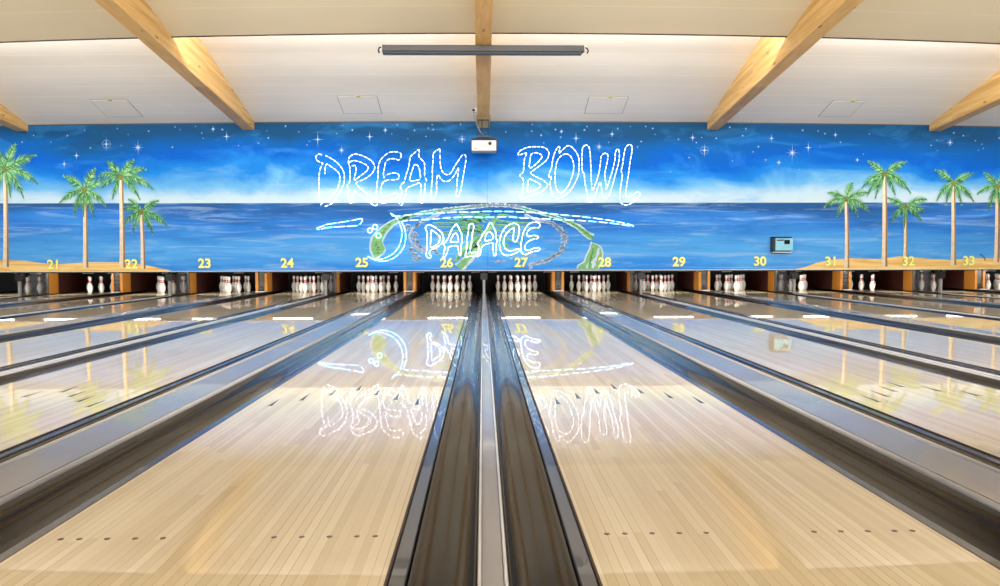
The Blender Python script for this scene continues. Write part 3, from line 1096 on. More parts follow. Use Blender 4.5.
neon('neon_sign_letter', [
    (cC, (140, 130, 105, 135, 72, 145, 70, 125, 100, 98, 160, 78, 230, 75, 285, 82, 315, 105, 325, 140, 305, 185, 260, 225, 205, 265, 172, 295, 215, 325, 270, 350, 305, 380, 315, 395, 290, 430, 230, 465, 170, 485, 135, 500, 125, 515, 95, 508, 80, 490, 105, 470, 108, 420, 110, 350, 82, 315, 110, 285, 115, 230, 122, 170), True),
    (cC, (175, 140, 205, 125, 245, 132, 268, 155, 250, 185, 200, 235, 165, 252, 160, 230, 168, 180), True),
    (cC, (160, 345, 200, 360, 245, 385, 258, 400, 230, 425, 180, 445, 150, 452, 145, 420, 150, 370), True)],
    'white glowing outline letter B just right of the projector', 'neon letter', *WH, GT)
neon('neon_sign_letter', [
    (cC, (405, 75, 415, 90, 408, 130, 440, 100, 480, 68, 515, 80, 550, 120, 572, 170, 575, 240, 570, 310, 545, 370, 510, 430, 455, 485, 400, 510, 360, 490, 340, 440, 335, 370, 345, 325, 320, 330, 330, 290, 345, 250, 355, 190, 375, 120), True),
    (cC, (465, 138, 500, 150, 525, 200, 530, 260, 515, 330, 485, 400, 440, 455, 410, 458, 385, 420, 375, 350, 378, 270, 395, 190, 430, 150), True)],
    'white glowing outline letter O between B and W', 'neon letter', *WH, GT)
neon('neon_sign_letter', [
    (cD, (215, 62, 190, 80, 182, 140, 182, 220, 185, 280, 200, 300, 208, 380, 225, 460, 240, 525, 255, 540, 280, 510, 310, 430, 332, 372, 345, 420, 355, 490, 375, 508, 405, 490, 430, 420, 445, 370, 465, 290, 485, 220, 495, 140, 485, 92, 462, 120, 458, 180, 440, 260, 420, 330, 400, 390, 385, 432, 382, 380, 372, 310, 385, 240, 395, 190, 398, 145, 380, 128, 345, 150, 335, 220, 325, 290, 300, 370, 270, 440, 262, 380, 258, 300, 255, 220, 250, 130, 240, 75), True)],
    'white glowing outline letter W between O and L', 'neon letter', *WH, GT)
neon('neon_sign_letter', [
    (cD, (575, 57, 545, 85, 530, 150, 520, 220, 508, 280, 518, 310, 510, 370, 500, 440, 498, 520, 510, 548, 545, 562, 590, 550, 640, 515, 665, 480, 650, 450, 610, 475, 570, 495, 548, 485, 550, 430, 560, 360, 572, 280, 582, 200, 598, 110, 595, 70), True)],
    'white glowing outline letter L, rightmost of the upper line', 'neon letter', *WH, GT)
neon('neon_sign_letter', [
    (cF, (410, 165, 380, 195, 395, 225, 395, 300, 392, 370, 388, 420, 400, 440, 425, 442, 432, 430, 415, 410, 418, 385, 440, 370, 490, 345, 525, 310, 532, 275, 515, 230, 470, 195), True),
    (cF, (430, 210, 470, 235, 500, 265, 495, 310, 465, 340, 425, 355, 425, 300, 428, 250), True)],
    'white glowing outline letter P, leftmost of the lower line', 'neon letter', *LO, GP)
neon('neon_sign_letter', [
    (cF, (640, 160, 655, 185, 668, 210, 685, 250, 685, 300, 692, 315, 680, 330, 678, 390, 675, 425, 660, 405, 650, 345, 605, 345, 572, 355, 565, 390, 545, 435, 530, 440, 535, 400, 545, 350, 530, 330, 545, 315, 570, 280, 590, 230, 605, 200), True),
    (cF, (630, 235, 650, 255, 655, 305, 620, 310, 590, 310, 605, 265), True)],
    'white glowing outline letter A on the lower line, between P and L', 'neon letter', *LO, GP)
neon('neon_sign_letter', [
    (cF, (770, 155, 745, 170, 740, 220, 728, 290, 725, 360, 715, 420, 725, 435, 770, 425, 812, 422, 818, 402, 795, 395, 762, 400, 755, 370, 768, 300, 775, 230, 785, 180), True)],
    'white glowing outline letter L on the lower line, between two letters A', 'neon letter', *LO, GP)
neon('neon_sign_letter', [
    (cG, (170, 150, 155, 165, 140, 200, 110, 240, 85, 290, 60, 330, 75, 345, 60, 420, 65, 432, 85, 410, 105, 345, 150, 325, 190, 320, 192, 370, 200, 420, 215, 420, 218, 370, 222, 310, 232, 305, 218, 280, 215, 230, 200, 195, 185, 160), True),
    (cG, (165, 225, 190, 250, 190, 285, 130, 300, 125, 280, 140, 240), True)],
    'white glowing outline letter A on the lower line, between L and C', 'neon letter', *LO, GP)
neon('neon_sign_letter', [
    (cG, (370, 310, 360, 280, 365, 230, 370, 195, 340, 205, 305, 240, 285, 280, 280, 330, 300, 370, 340, 385, 390, 370, 410, 370, 405, 390, 350, 415, 300, 422, 265, 400, 248, 350, 250, 280, 275, 220, 310, 175, 360, 155, 400, 165, 412, 200, 405, 260, 390, 300), True)],
    'white glowing outline letter C on the lower line', 'neon letter', *LO, GP)
neon('neon_sign_letter', [
    (cG, (575, 190, 580, 155, 530, 145, 485, 165, 450, 220, 432, 290, 425, 350, 430, 395, 460, 415, 510, 395, 575, 380, 580, 360, 540, 360, 490, 380, 460, 370, 458, 345, 480, 310, 520, 290, 565, 280, 565, 262, 530, 255, 490, 265, 475, 245, 490, 210, 530, 190), True)],
    'white glowing outline letter E, rightmost of the lower line', 'neon letter', *LO, GP)
CY = (0.20, 0.025, 0.0088, 0.007, ('neon_cyan', 'neon_cyan_core'))
neon('neon_sign_stroke', [(cE, (440, 118, 390, 122, 370, 128, 250, 147, 135, 165, 115, 175, 62, 195, 70, 205, 112, 198, 135, 192, 270, 181, 405, 170), True)],
     'thin glowing pale outline stroke on the sea, left of the three rings', 'neon tube', 0.22, 0.03, 0.0085, 0.005, ('neon_cyan', 'neon_cyan_core'), 'glowing strokes around the lower line')
neon('neon_sign_crescent', [(cE, (675, 70, 720, 100, 750, 150, 770, 210, 768, 280, 745, 350, 700, 405, 640, 440, 580, 455, 520, 445, 488, 430), False),
                       (cE, (770, 140, 795, 200, 803, 260, 795, 330, 760, 395, 710, 440, 650, 465, 590, 470, 545, 460, 488, 430), False)],
     'pale glowing crescent outline like a bowling ball edge, left of the letter P', 'neon tube', *CY, None)
for (cx, cy), lb in (((547, 184), 'topmost of three small glowing rings beside the crescent'), ((505, 214), 'leftmost of three small glowing rings beside the crescent'), ((575, 257), 'lowest of three small glowing rings, on the green island')):
    neon('neon_sign_ring', [(cE, [v for q in range(12) for v in (cx + 20 * math.cos(q * PI / 6), cy + 20 * math.sin(q * PI / 6))], True)], lb, 'neon ring', 0.5, 0.01, 0.0088, 0.006, ('neon_cyan', 'neon_cyan_core'), 'small glowing rings')
up_pts = [cF(*p) for p in ((100, 88), (140, 95), (200, 88), (330, 75), (480, 70), (600, 62), (720, 60))] + [cG(*p) for p in ((0, 62), (120, 55), (300, 55), (450, 60), (640, 70))] + [cH(*p) for p in ((150, 145), (260, 155), (430, 175), (560, 195), (660, 218), (682, 229))]
lo_pts = [cH(*p) for p in ((620, 221), (560, 212), (430, 198), (280, 187), (150, 182))] + [cG(*p) for p in ((600, 115), (450, 110), (300, 100), (120, 105), (0, 100))] + [cF(*p) for p in ((700, 102), (550, 110), (400, 122), (250, 130), (190, 135))]
idc = lambda x, y: (x, y)
NEON_N[0] += 1
neon('neon_sign_stroke', [(idc, [v for p in up_pts + lo_pts for v in p], False)], 'long pale glowing double stroke sweeping right above the lower letters', 'neon tube', 0.16, 0.045, 0.0085, 0.004, ('neon_cyan', 'neon_cyan_core'), 'glowing strokes around the lower line')


# ------------------------------------------------------------------ lanes
def lane_parts(n):
    xc = lane_x(n)
    x0, x1 = g(xc - HW), g(xc + HW)
    gx = (x0 + x1) / 2
    lab = 'glossy maple bowling lane below yellow number %d' % n if 21 <= n <= 33 else 'glossy maple bowling lane, %s' % where(n)
    t = thing('bowling_lane', (gx, Y0, 0), lab, 'bowling lane', 'bowling lanes')
    b = MB()
    b.box(x0, x1, Y0, YDECK - 0.006, -0.1, 0.0)
    b.build('lane_surface', 'lane', t, loc=(gx, Y0, 0))
    b = MB()
    b.box(x0, x1, YDECK, YEND, -0.1, 0.0)
    b.build('pin_deck', 'deck', t, loc=(gx, Y0, 0))
    b = MB()
    b.box(x0 + 0.01, x1 - 0.01, YDECK - 0.09, YDECK - 0.02, 0.0004, 0.0012)
    b.build('deck_strip', 'line', t, loc=(gx, Y0, 0), label='pale strip across the lane in front of the pins')
    for sx, xx in ((1, x0), (-1, x1)):
        b = MB()
        b.box(min(xx - sx * 0.007, xx - sx * 0.0005), max(xx - sx * 0.007, xx - sx * 0.0005), Y0, YDECK - 0.01, -0.1, -0.0005)
        b.build('side_edging', 'edge_brown', t, loc=(gx, Y0, 0))
    if n in (25, 26, 27, 28):
        bd = 1.054 / 39
        for k in range(-3, 4):
            ax = xc + k * 5 * bd
            y = 4.93 - abs(k) * 0.165
            b = MB()
            zt_, zb_ = 0.0012, 0.0003
            pts = [(ax - 0.012, y - 0.10), (ax, y - 0.085), (ax + 0.012, y - 0.10), (ax, y + 0.11)]
            vt = [b.bm.verts.new((p[0], p[1], zt_)) for p in pts]
            vb = [b.bm.verts.new((p[0], p[1], zb_)) for p in pts]
            b.bm.faces.new(vt); b.bm.faces.new(vb[::-1])
            for q in range(4):
                b.bm.faces.new((vt[q], vt[(q + 1) % 4], vb[(q + 1) % 4], vb[q]))
            b.build('arrow', 'arrow', t)
    if n in (26, 27):
        bd = 1.054 / 39
        for sx in (-1, 1):
            for k in (3, 5, 8, 11, 14):
                ax = xc + sx * (HW - (k - 0.5) * bd)
                b = MB()
                b.lathe([(0.0001, 0.0003), (0.0085, 0.0003), (0.0085, 0.0011), (0.0001, 0.0011)], None, 12, org=(ax, 2.285, 0))
                b.build('dot', 'dot', t)
    return t


for n in LANES:
    lane_parts(n)

# gutters ----------------------------------------------------------------------
TROUGH = [(0.058, -0.014), (0.070, -0.030), (0.086, -0.044), (0.108, -0.057), (0.138, -0.064), (0.168, -0.060), (0.193, -0.047), (0.212, -0.028), (0.224, -0.010), (0.230, 0.006), (0.2335, 0.006),
          (0.2335, -0.095), (0.058, -0.095)]
RAIL = [(0.0085, -0.010), (0.0105, -0.006), (0.049, -0.006), (0.052, -0.010), (0.052, -0.09), (0.0085, -0.09)]


def gutter(n, side):
    xc = lane_x(n)
    e = xc + side * HW
    lab = 'dark glossy gutter along the %s edge of %s' % ('right' if side > 0 else 'left', where(n))
    t = thing('gutter', (g(e), Y0, -0.095), lab, 'gutter', 'gutters')
    b = MB()
    wide = (n % 2 == 0) == (side < 0)
    prof = [(u, (0.036 if z > 0 else z) if wide else z) for u, z in TROUGH]
    b.extrude_profile([(e + side * u, z) for u, z in prof], [Y0, 6, 12, YPIN + 0.9], None, g)
    for f in b.bm.faces:
        f.smooth = abs(f.normal.y) < 0.5 and len(f.verts) == 4
    o = b.build('trough', 'gutter', t)
    b = MB()
    b.extrude_profile([(e + side * u, z) for u, z in RAIL], [Y0, YPIN + 0.4], None, g)
    b.build('edge_rail', 'rail_dark', t)


for n in LANES:
    for s in (-1, 1):
        gutter(n, s)


# division cappings ---------------------------------------------------------------
def narrow_cap(n):     # between n (even) and n+1
    a, c = lane_x(n) + HW + 0.2345, lane_x(n + 1) - HW - 0.2345
    m_ = (a + c) / 2
    t = thing('capping_strip', (g(m_), Y0, -0.095), 'pale grey capping between %s and %s' % (where(n), where(n + 1)), 'capping', 'narrow division cappings')
    b = MB()
    b.extrude_profile([(a + 0.014, -0.095), (c - 0.014, -0.095), (c - 0.014, 0.008), (a + 0.014, 0.008)], [Y0, YPOST - 0.06], None, g)
    b.build('cap_strip', 'cap_grey', t)
    for x, s in ((a, 1), (c, -1)):
        b = MB()
        b.extrude_profile([(x + s * 0.0015, -0.095), (x + s * 0.0125, -0.095), (x + s * 0.0125, 0.012), (x + s * 0.010, 0.018), (x + s * 0.004, 0.018), (x + s * 0.0015, 0.012)], [Y0, YPOST - 0.06], None, g)
        b.build('edge_bead', 'cap_light', t)
    return m_


def wide_cover(n):     # between n (odd) and n+1
    a, c = lane_x(n) + HW + 0.2345, lane_x(n + 1) - HW - 0.2345
    m_ = (a + c) / 2
    t = thing('division_cover', (g(m_), Y0, -0.095), 'wide silver division cover between %s and %s' % (where(n), where(n + 1)), 'division cover', 'wide division covers')
    b = MB()
    b.extrude_profile([(a + 0.037, -0.095), (c - 0.037, -0.095), (c - 0.037, 0.045), (a + 0.037, 0.045)], [Y0, YK - 0.05], None, g)
    b.build('cover_top', 'cover', t)
    for x, s in ((a, 1), (c, -1)):
        b = MB()
        arc = [(x + s * (0.015 - 0.013 * math.cos(q * PI / 8)), 0.038 + 0.013 * math.sin(q * PI / 8)) for q in range(9)]
        b.extrude_profile([(x + s * 0.002, -0.095)] + arc + [(x + s * 0.028, -0.095)], [Y0, YK - 0.05], None, g)
        for f in b.bm.faces:
            f.smooth = len(f.verts) == 4
        b.build('edge_rail', 'cover_rail', t)
    for y in (7.3, 12.6):
        b = MB()
        b.extrude_profile([(a + 0.039, 0.0452), (c - 0.039, 0.0452), (c - 0.039, 0.0475), (a + 0.039, 0.0475)], [y - 0.012, y + 0.012], None, g)
        b.build('joint_strip', 'cap_grey', t)
    b = MB()
    b.extrude_profile([(a + 0.039, 0.0452), (c - 0.039, 0.0452), (c - 0.039, 0.053), (a + 0.039, 0.053)], [YK - 0.11, YK - 0.055], None, g)
    b.build('end_strip', 'trim_white', t, label='pale strip at the far end')
    return m_


for n in LANES:
    if n == 34:
        break
    narrow = n % 2 == 0
    m_ = narrow_cap(n) if narrow else wide_cover(n)
    A, B = where(n), where(n + 1)
    if narrow:
        # kickback wall shared by two lanes
        t = thing('kickback_wall', (g(m_), YK, -0.09), 'single kickback wall between %s and %s' % (A, B), 'kickback', 'single kickback walls')
        b = MB(); b.extrude_profile([(m_ - 0.03, -0.09), (m_ + 0.03, -0.09), (m_ + 0.03, 1.0), (m_ - 0.03, 1.0)], [YK + 0.02, YK + 0.42], None, g); b.build('front_board', 'orange_wood', t)
        b = MB(); b.extrude_profile([(m_ - 0.032, -0.09), (m_ + 0.032, -0.09), (m_ + 0.032, 1.0), (m_ - 0.032, 1.0)], [YK, YK + 0.018], None, g); b.build('front_edge', 'grey_metal', t)
        b = MB(); b.extrude_profile([(m_ - 0.026, -0.09), (m_ + 0.026, -0.09), (m_ + 0.026, 1.0), (m_ - 0.026, 1.0)], [YK + 0.425, YEND + 0.3], None, g); b.build('lining', 'red_wood', t)
        # front post with its box and the smoked side window
        t = thing('divider_post', (g(m_), YPOST, -0.09), 'pale post with black box, between %s and %s' % (A, B), 'post', 'divider posts')
        b = MB(); b.extrude_profile([(m_ - 0.026, -0.09), (m_ + 0.026, -0.09), (m_ + 0.026, 0.33), (m_ - 0.026, 0.33)], [YPOST - 0.03, YPOST + 0.03], None, g); b.build('upright', 'post', t)
        b = MB(); b.extrude_profile([(m_ - 0.075, 0.345), (m_ - 0.055, 0.33), (m_ + 0.055, 0.33), (m_ + 0.075, 0.345), (m_ + 0.075, 0.47), (m_ - 0.075, 0.47)], [YPOST - 0.06, YPOST + 0.08], None, g); b.build('sensor_box', 'dark_metal', t)
        b = MB(); b.extrude_profile([(m_ - 0.02, 0.472), (m_ + 0.02, 0.472), (m_ + 0.02, 0.6), (m_ - 0.02, 0.6)], [YPOST - 0.02, YPOST + 0.02], None, g); b.build('hanger', 'dark_metal', t)
        t2 = thing('side_window', (g(m_), YPOST + 0.04, 0.02), 'smoked panel between %s and %s' % (A, B), 'panel', 'smoked side panels')
        b = MB(); b.extrude_profile([(m_ - 0.004, 0.03), (m_ + 0.004, 0.03), (m_ + 0.004, 0.56), (m_ - 0.004, 0.56)], [YPOST + 0.09, YK - 0.01], None, g); b.build('pane', 'glass', t2)
        b = MB(); b.extrude_profile([(m_ - 0.014, -0.02), (m_ + 0.014, -0.02), (m_ + 0.014, 0.028), (m_ - 0.014, 0.028)], [YPOST + 0.085, YK - 0.01], None, g); b.build('bottom_rail', 'dark_metal', t2)
    else:
        for s, ln in ((-1, n), (1, n + 1)):
            k0 = m_ + s * 0.105
            t = thing('kickback_wall', (g(k0), YK, -0.09), 'amber edged kickback wall on the %s side of %s' % ('right' if s < 0 else 'left', where(ln)), 'kickback', 'amber kickback walls')
            b = MB(); b.extrude_profile([(k0 - 0.03, -0.09), (k0 + 0.03, -0.09), (k0 + 0.03, 1.0), (k0 - 0.03, 1.0)], [YK, YK + 0.42], None, g); b.build('front_board', 'orange_wood', t)
            b = MB(); b.extrude_profile([(k0 - 0.028, -0.09), (k0 + 0.028, -0.09), (k0 + 0.028, 1.0), (k0 - 0.028, 1.0)], [YK + 0.425, YEND + 0.3], None, g); b.build('lining', 'red_wood', t)
        t = thing('machine_column', (g(m_), YK, -0.09), 'grey metal column between %s and %s' % (A, B), 'column', 'grey machine columns')
        b = MB(); b.extrude_profile([(m_ - 0.07, -0.09), (m_ + 0.07, -0.09), (m_ + 0.07, 0.9), (m_ - 0.07, 0.9)], [YK + 0.03, YK + 0.12], None, g); b.build('cover_plate', 'grey_metal', t)
        b = MB(); b.extrude_profile([(m_ - 0.06, 0.06), (m_ + 0.06, 0.06), (m_ + 0.045, 0.11), (m_ - 0.045, 0.11)], [YK - 0.03, YK + 0.028], None, g); b.build('foot_bracket', 'dark_metal', t)
        b = MB(); b.lathe([(0.016, 0), (0.02, 0.012), (0.02, 0.03), (0.012, 0.04)], None, 12, axis='Y', org=(g(m_), YK - 0.012, 0.15)); b.build('knob', 'black', t)
        if n in (21, 31):
            b = MB()
            for z0 in (0.2, 0.3, 0.38):
                b.extrude_profile([(m_ - 0.068, z0), (m_ + 0.068, z0), (m_ + 0.068, z0 + 0.03), (m_ - 0.068, z0 + 0.03)], [YK + 0.0, YK + 0.028], None, g)
            b.build('cross_bar', 'dark_metal', t)

# pit curtain and machine roof, pin lamps ---------------------------------------------
for n in LANES:
    xc = lane_x(n)
    x0, x1 = g(xc - HW - 0.24), g(xc + HW + 0.24)
    b = MB()
    k = 24
    prof = [(x0 + (x1 - x0) * q / k, YEND + 0.2 + 0.012 * math.sin(q * 1.9)) for q in range(k + 1)]
    for (xa, ya), (xb, yb) in zip(prof, prof[1:]):
        b.face([(xa, ya, -0.14), (xb, yb, -0.14), (xb, yb, 0.98), (xa, ya, 0.98)])
    bmesh.ops.remove_doubles(b.bm, verts=b.bm.verts, dist=1e-5)
    o = b.build('pit_curtain', 'pit', loc=(g(xc), YEND + 0.2, -0.14), normals=False)
    so = o.modifiers.new('thick', 'SOLIDIFY'); so.thickness = 0.01
    tag(o, 'black pit curtain behind the pins of %s' % where(n), 'curtain', 'pit curtains')
    t = thing('hanging_pin_lamp', (g(xc), YLAMP + 0.05, 0.6), 'white tube lamp above the pins of %s' % where(n), 'lamp', 'pin lamps')
    b = MB(); b.box(g(xc - 0.52), g(xc + 0.52), YLAMP + 0.0, YLAMP + 0.10, 0.53, 0.59, None, 0.01)
    for hx in (-0.3, 0.3):
        b.box(g(xc + hx) - 0.015, g(xc + hx) + 0.015, YLAMP + 0.035, YLAMP + 0.065, 0.58, 0.9985)
    b.build('housing', 'lampplate', t)
    b = MB(); b.tube([(g(xc - 0.44), YLAMP + 0.05, 0.515), (g(xc + 0.44), YLAMP + 0.05, 0.515)], 0.0125, None, 10); b.build('tube', 'tube', t)
    for s in (-1, 1):
        b = MB()
        b.box(g(xc + s * 0.62) - 0.095, g(xc + s * 0.62) + 0.095, YLAMP + 0.0, YLAMP + 0.1, 0.480, 0.497)
        b.box(g(xc + s * 0.62) - 0.012, g(xc + s * 0.62) + 0.012, YLAMP + 0.06, YLAMP + 0.08, 0.5, 0.62)
        b.build('end_reflector', 'lampplate', t)
b = MB()
b.box(g(lane_x(20) - 1.2), g(lane_x(34) + 1.2), YM + 0.07, YEND + 0.5, 1.0, 1.06, 'black')
structure(b.build('ceiling_machine'), 'black roof over the pin machines', 'ceiling')
b = MB()
b.box(-16, 16.5, YEND + 0.5, YEND + 0.6, -0.2, 1.1, 'black')
structure(b.build('wall_machine'), 'black wall behind the pin pits', 'wall')

# bowling pins -------------------------------------------------------------------------
IN = 0.0254
PROF = [(1.015, 0), (1.16, 0.25), (1.41, 0.75), (1.95, 2.25), (2.26, 3.375), (2.383, 4.5), (2.28, 5.875), (1.85, 7.25), (1.54, 8.0), (1.24, 8.625), (0.98, 9.375), (0.90, 10.0), (0.926, 10.875), (1.015, 11.75), (1.17, 12.625), (1.273, 13.4), (1.25, 13.9), (1.10, 14.4), (0.80, 14.75), (0.42, 14.95), (0.02, 15.0)]


def prof_r(h):
    for (r0, h0), (r1, h1) in zip(PROF, PROF[1:]):
        if h0 <= h <= h1:
            return r0 + (r1 - r0) * (h - h0) / (h1 - h0)


b = MB(); b.lathe([(r * IN, h * IN) for r, h in PROF], None, 24)
pin_mesh = b.build('pin_body', 'pin').data
bands = []
for h0, h1 in ((9.25, 9.95), (10.65, 11.35)):
    b = MB()
    hs = [h0, (h0 + h1) / 2, h1]
    b.lathe([(prof_r(h0) * IN - 0.001, h0 * IN)] + [((prof_r(h) * IN + 0.0016), h * IN) for h in hs] + [(prof_r(h1) * IN - 0.001, h1 * IN)], None, 24)
    bands.append(b.build('neck_band', 'pin_red').data)
for o in list(COL.objects):
    if o.type == 'MESH' and o.parent is None and o.name.split('.')[0] in ('pin_body', 'neck_band'):
        bpy.data.objects.remove(o)
SP = 0.3048
SPOTS = [(0, 0, 'front of the rack pin'), (-0.5, 1, 'second-row left pin'), (0.5, 1, 'second-row right pin'), (-1, 2, 'third-row left pin'), (0, 2, 'third-row middle pin'), (1, 2, 'third-row right pin'),
         (-1.5, 3, 'back-row far left pin'), (-0.5, 3, 'back-row inner left pin'), (0.5, 3, 'back-row inner right pin'), (1.5, 3, 'back-row far right pin')]
for n in LANES:
    for dx, row, nm in SPOTS:
        x = g(lane_x(n) + dx * SP)
        o = bpy.data.objects.new('bowling_pin', pin_mesh)
        COL.objects.link(o)
        o.location = (x, YPIN + row * SP * 0.866, 0.0006)
        tag(o, 'white red-banded bowling pin, %s, %s' % (nm.replace(' pin', ''), where(n).replace('the ', '')), 'bowling pin', 'bowling pins')
        o.rotation_euler = (0, 0, rnd.uniform(0, 6))
        for bd_ in bands:
            c = bpy.data.objects.new('neck_band', bd_)
            COL.objects.link(c)
            c.parent = o

# ------------------------------------------------------------------ things on the ceiling
# long dark bar under the middle beam
yb_ = 12.1
pa, pc = on_y(382, 44.6, yb_), on_y(584.5, 44.6, yb_)
zbot = on_y(483, 53.6, yb_).z
zmid = on_y(483, 51.2, yb_).z
ztop = pa.z
t = thing('ceiling_bar', ((pa.x + pc.x) / 2, yb_, ztop), 'long dark grey metal bar hanging crosswise under the middle beam', 'ceiling bar')
b = MB(); b.box(pa.x, pc.x, yb_, yb_ + 0.13, zmid, ztop, None, 0.008); b.build('housing', 'screen_grey', t)
b = MB(); b.box(pa.x + 0.003, pc.x - 0.04, yb_ + 0.006, yb_ + 0.12, zbot, zmid - 0.001, None, 0.004); b.build('slot_rail', 'screen_black', t)
for s, x in ((-1, pa.x), (1, pc.x)):
    b = MB(); b.box(min(x, x + s * 0.012), max(x, x + s * 0.012), yb_ + 0.01, yb_ + 0.12, zmid + 0.01, ztop + 0.02, None, 0.003); b.build('end_plate', 'trim_white', t)
    b = MB()
    b.tube([(x + s * 0.014, yb_ + 0.06, ztop - 0.02), (x + s * 0.05, yb_ + 0.06, ztop - 0.03), (x + s * 0.065, yb_ + 0.06, ztop - 0.07), (x + s * 0.05, yb_ + 0.06, ztop - 0.11)], 0.012, None, 8)
    b.build('hook', 'dark_metal', t)
b = MB()
zbm = beam_z(yb_ + 0.06, g(0.02))
for s in (-1, 1):
    b.box(g(0.02) + s * 0.08 - 0.015, g(0.02) + s * 0.08 + 0.015, yb_ + 0.04, yb_ + 0.09, ztop, max(zbm - 0.002, ztop + 0.01))
b.build('hanger', 'dark_metal', t)

# hanging projector
yp = 16.1
q0, q1 = on_y(471.6, 140.2, yp), on_y(496.3, 150.8, yp)
t = thing('projector', ((q0.x + q1.x) / 2, yp + 0.15, q0.z), 'white projector hung by a black bracket from the middle beam', 'projector')
b = MB(); b.box(q0.x, q1.x, yp, yp + 0.36, q1.z, q0.z, None, 0.012); b.build('casing', 'white_plastic', t)
lx = on_y(490, 143.3, yp)
b = MB(); b.lathe([(0.001, -0.02), (0.032, -0.02), (0.036, -0.014), (0.036, 0.012)], None, 16, axis='Y', org=(lx.x, yp, lx.z)); b.build('lens', 'lens', t)
l2 = on_y(487.2, 143.6, yp)
b = MB(); b.box(l2.x - 0.012, l2.x + 0.012, yp - 0.003, yp - 0.0002, l2.z - 0.02, l2.z + 0.02); b.build('badge', 'gold', t, label='small gold mark beside the lens')
l3 = on_y(475.5, 148.3, yp)
b = MB(); b.box(l3.x - 0.02, l3.x + 0.02, yp - 0.003, yp - 0.0002, l3.z - 0.006, l3.z + 0.006); b.build('name_mark', 'rail_dark', t)
b = MB()
ztray = on_y(483, 136.6, yp).z
for s, x in ((-1, q0.x), (1, q1.x)):
    b.box(min(x + s * 0.002, x + s * 0.018), max(x + s * 0.002, x + s * 0.018), yp + 0.08, yp + 0.24, q1.z - 0.01, q0.z + 0.05)
    b.box(min(x, x + s * 0.05), max(x, x + s * 0.05), yp + 0.10, yp + 0.13, q0.z - 0.06, q0.z - 0.035)
b.box(q0.x - 0.018, q1.x + 0.018, yp + 0.08, yp + 0.24, q0.z + 0.05, q0.z + 0.062)
b.build('cradle', 'black', t)
b = MB(); b.box(g(0.02) - 0.13, g(0.02) + 0.13, yp + 0.06, yp + 0.26, q0.z + 0.075, q0.z + 0.105); b.build('top_plate', 'black', t)
b = MB()
for sx in (-0.11, -0.03, 0.11):
    b.tube([(g(0.02) + sx, yp + 0.16, q0.z + 0.104), (g(0.02) + sx, yp + 0.16, beam_z(yp + 0.16, g(0.02)) - 0.0005)], 0.008, None, 8)
b.tube([(g(0.02) , yp + 0.16, q0.z + 0.06), (g(0.02), yp + 0.16, q0.z + 0.08)], 0.03, None, 8)
b.build('hanger_rod', 'dark_metal', t)

# power socket beside the beam and its cable
ys_ = 16.0
c0 = on_y(474.8, 110.5, ys_)
t = thing('power_socket', (c0.x, ys_, c0.z), 'small white power socket with black plug on the side of the middle beam', 'socket')
b = MB(); b.box(c0.x - 0.03, g(0.02) - 0.127, ys_ - 0.03, ys_ + 0.03, c0.z - 0.045, c0.z + 0.045, None, 0.006); b.build('socket_box', 'white_plastic', t)
b = MB(); b.lathe([(0.022, -0.05), (0.026, -0.03), (0.026, 0.0)], None, 12, axis='Y', org=(c0.x - 0.025, ys_ - 0.031, c0.z)); b.build('plug', 'black', t)
b = MB()
cp = [on_y(473.4, 112, ys_ - 0.06), on_y(474.6, 118, ys_ - 0.04), on_y(477.5, 126, ys_), on_y(481, 132.5, ys_ + 0.05), on_y(483, 134.8, ys_ + 0.1)]
b.tube(catmull(cp, False, 0.03), 0.009, None, 6)
tag(b.build('power_cable', 'cable', loc=tuple(cp[0])), 'thin grey cable looping from the socket to the projector', 'cable')

# light blue box on the mural above lane 30
w0, w1 = on_y(774.4, 237.4, YM - 0.16), on_y(793.2, 252.0, YM - 0.16)
t = thing('wall_projector', ((w0.x + w1.x) / 2, YM - 0.01, w1.z), 'light blue box with dark lens window fixed to the mural above number 30', 'projector')
b = MB(); b.box(w0.x + 0.03, w1.x, YM - 0.16, YM - 0.02, w1.z + 0.03, w0.z - 0.02, None, 0.012); b.build('casing', 'cyan_case', t)
b = MB()
b.box(w0.x - 0.03, w0.x + 0.022, YM - 0.15, YM - 0.015, w1.z + 0.005, w0.z + 0.01)
b.box(w0.x - 0.03, w1.x - 0.03, YM - 0.15, YM - 0.015, w0.z - 0.012, w0.z + 0.014)
b.box(w0.x + 0.05, w1.x - 0.05, YM - 0.15, YM - 0.015, w1.z + 0.006, w1.z + 0.026)
b.box(w0.x + 0.05, w1.x - 0.05, YM - 0.015, YM - 0.001, w1.z + 0.03, w0.z - 0.02)
b.build('holder', 'black', t)
b = MB(); b.box(w0.x - 0.02, w1.x - 0.03, YM - 0.155, YM - 0.03, w1.z - 0.012, w1.z + 0.004); b.build('shelf_lip', 'trim_white', t)
c = on_y(787.2, 242.0, YM - 0.17)
b = MB(); b.box(c.x - 0.06, c.x + 0.06, YM - 0.168, YM - 0.159, c.z - 0.045, c.z + 0.045, None, 0.006); b.build('lens_window', 'lens', t)
b = MB(); b.box(w0.x + 0.05, c.x - 0.07, YM - 0.163, YM - 0.159, w0.z - 0.075, w0.z - 0.045); b.build('grille', 'rail_dark', t)

# loose wire on the mural near number 33
b = MB()
cp = [on_y(980.5, 254.6, YM - 0.03), on_y(982.5, 255.4, YM - 0.05), on_y(984.2, 257.4, YM - 0.05), on_y(985.2, 260.5, YM - 0.04)]
b.tube(catmull(cp, False, 0.02), 0.008, None, 6)
b.tube([cp[0], Vector((cp[0].x, YM - 0.004, cp[0].z))], 0.008, None, 6)
tag(b.build('loose_wire', 'black', loc=tuple(cp[0])), 'short black wire sticking out of the mural right of number 33', 'wire')

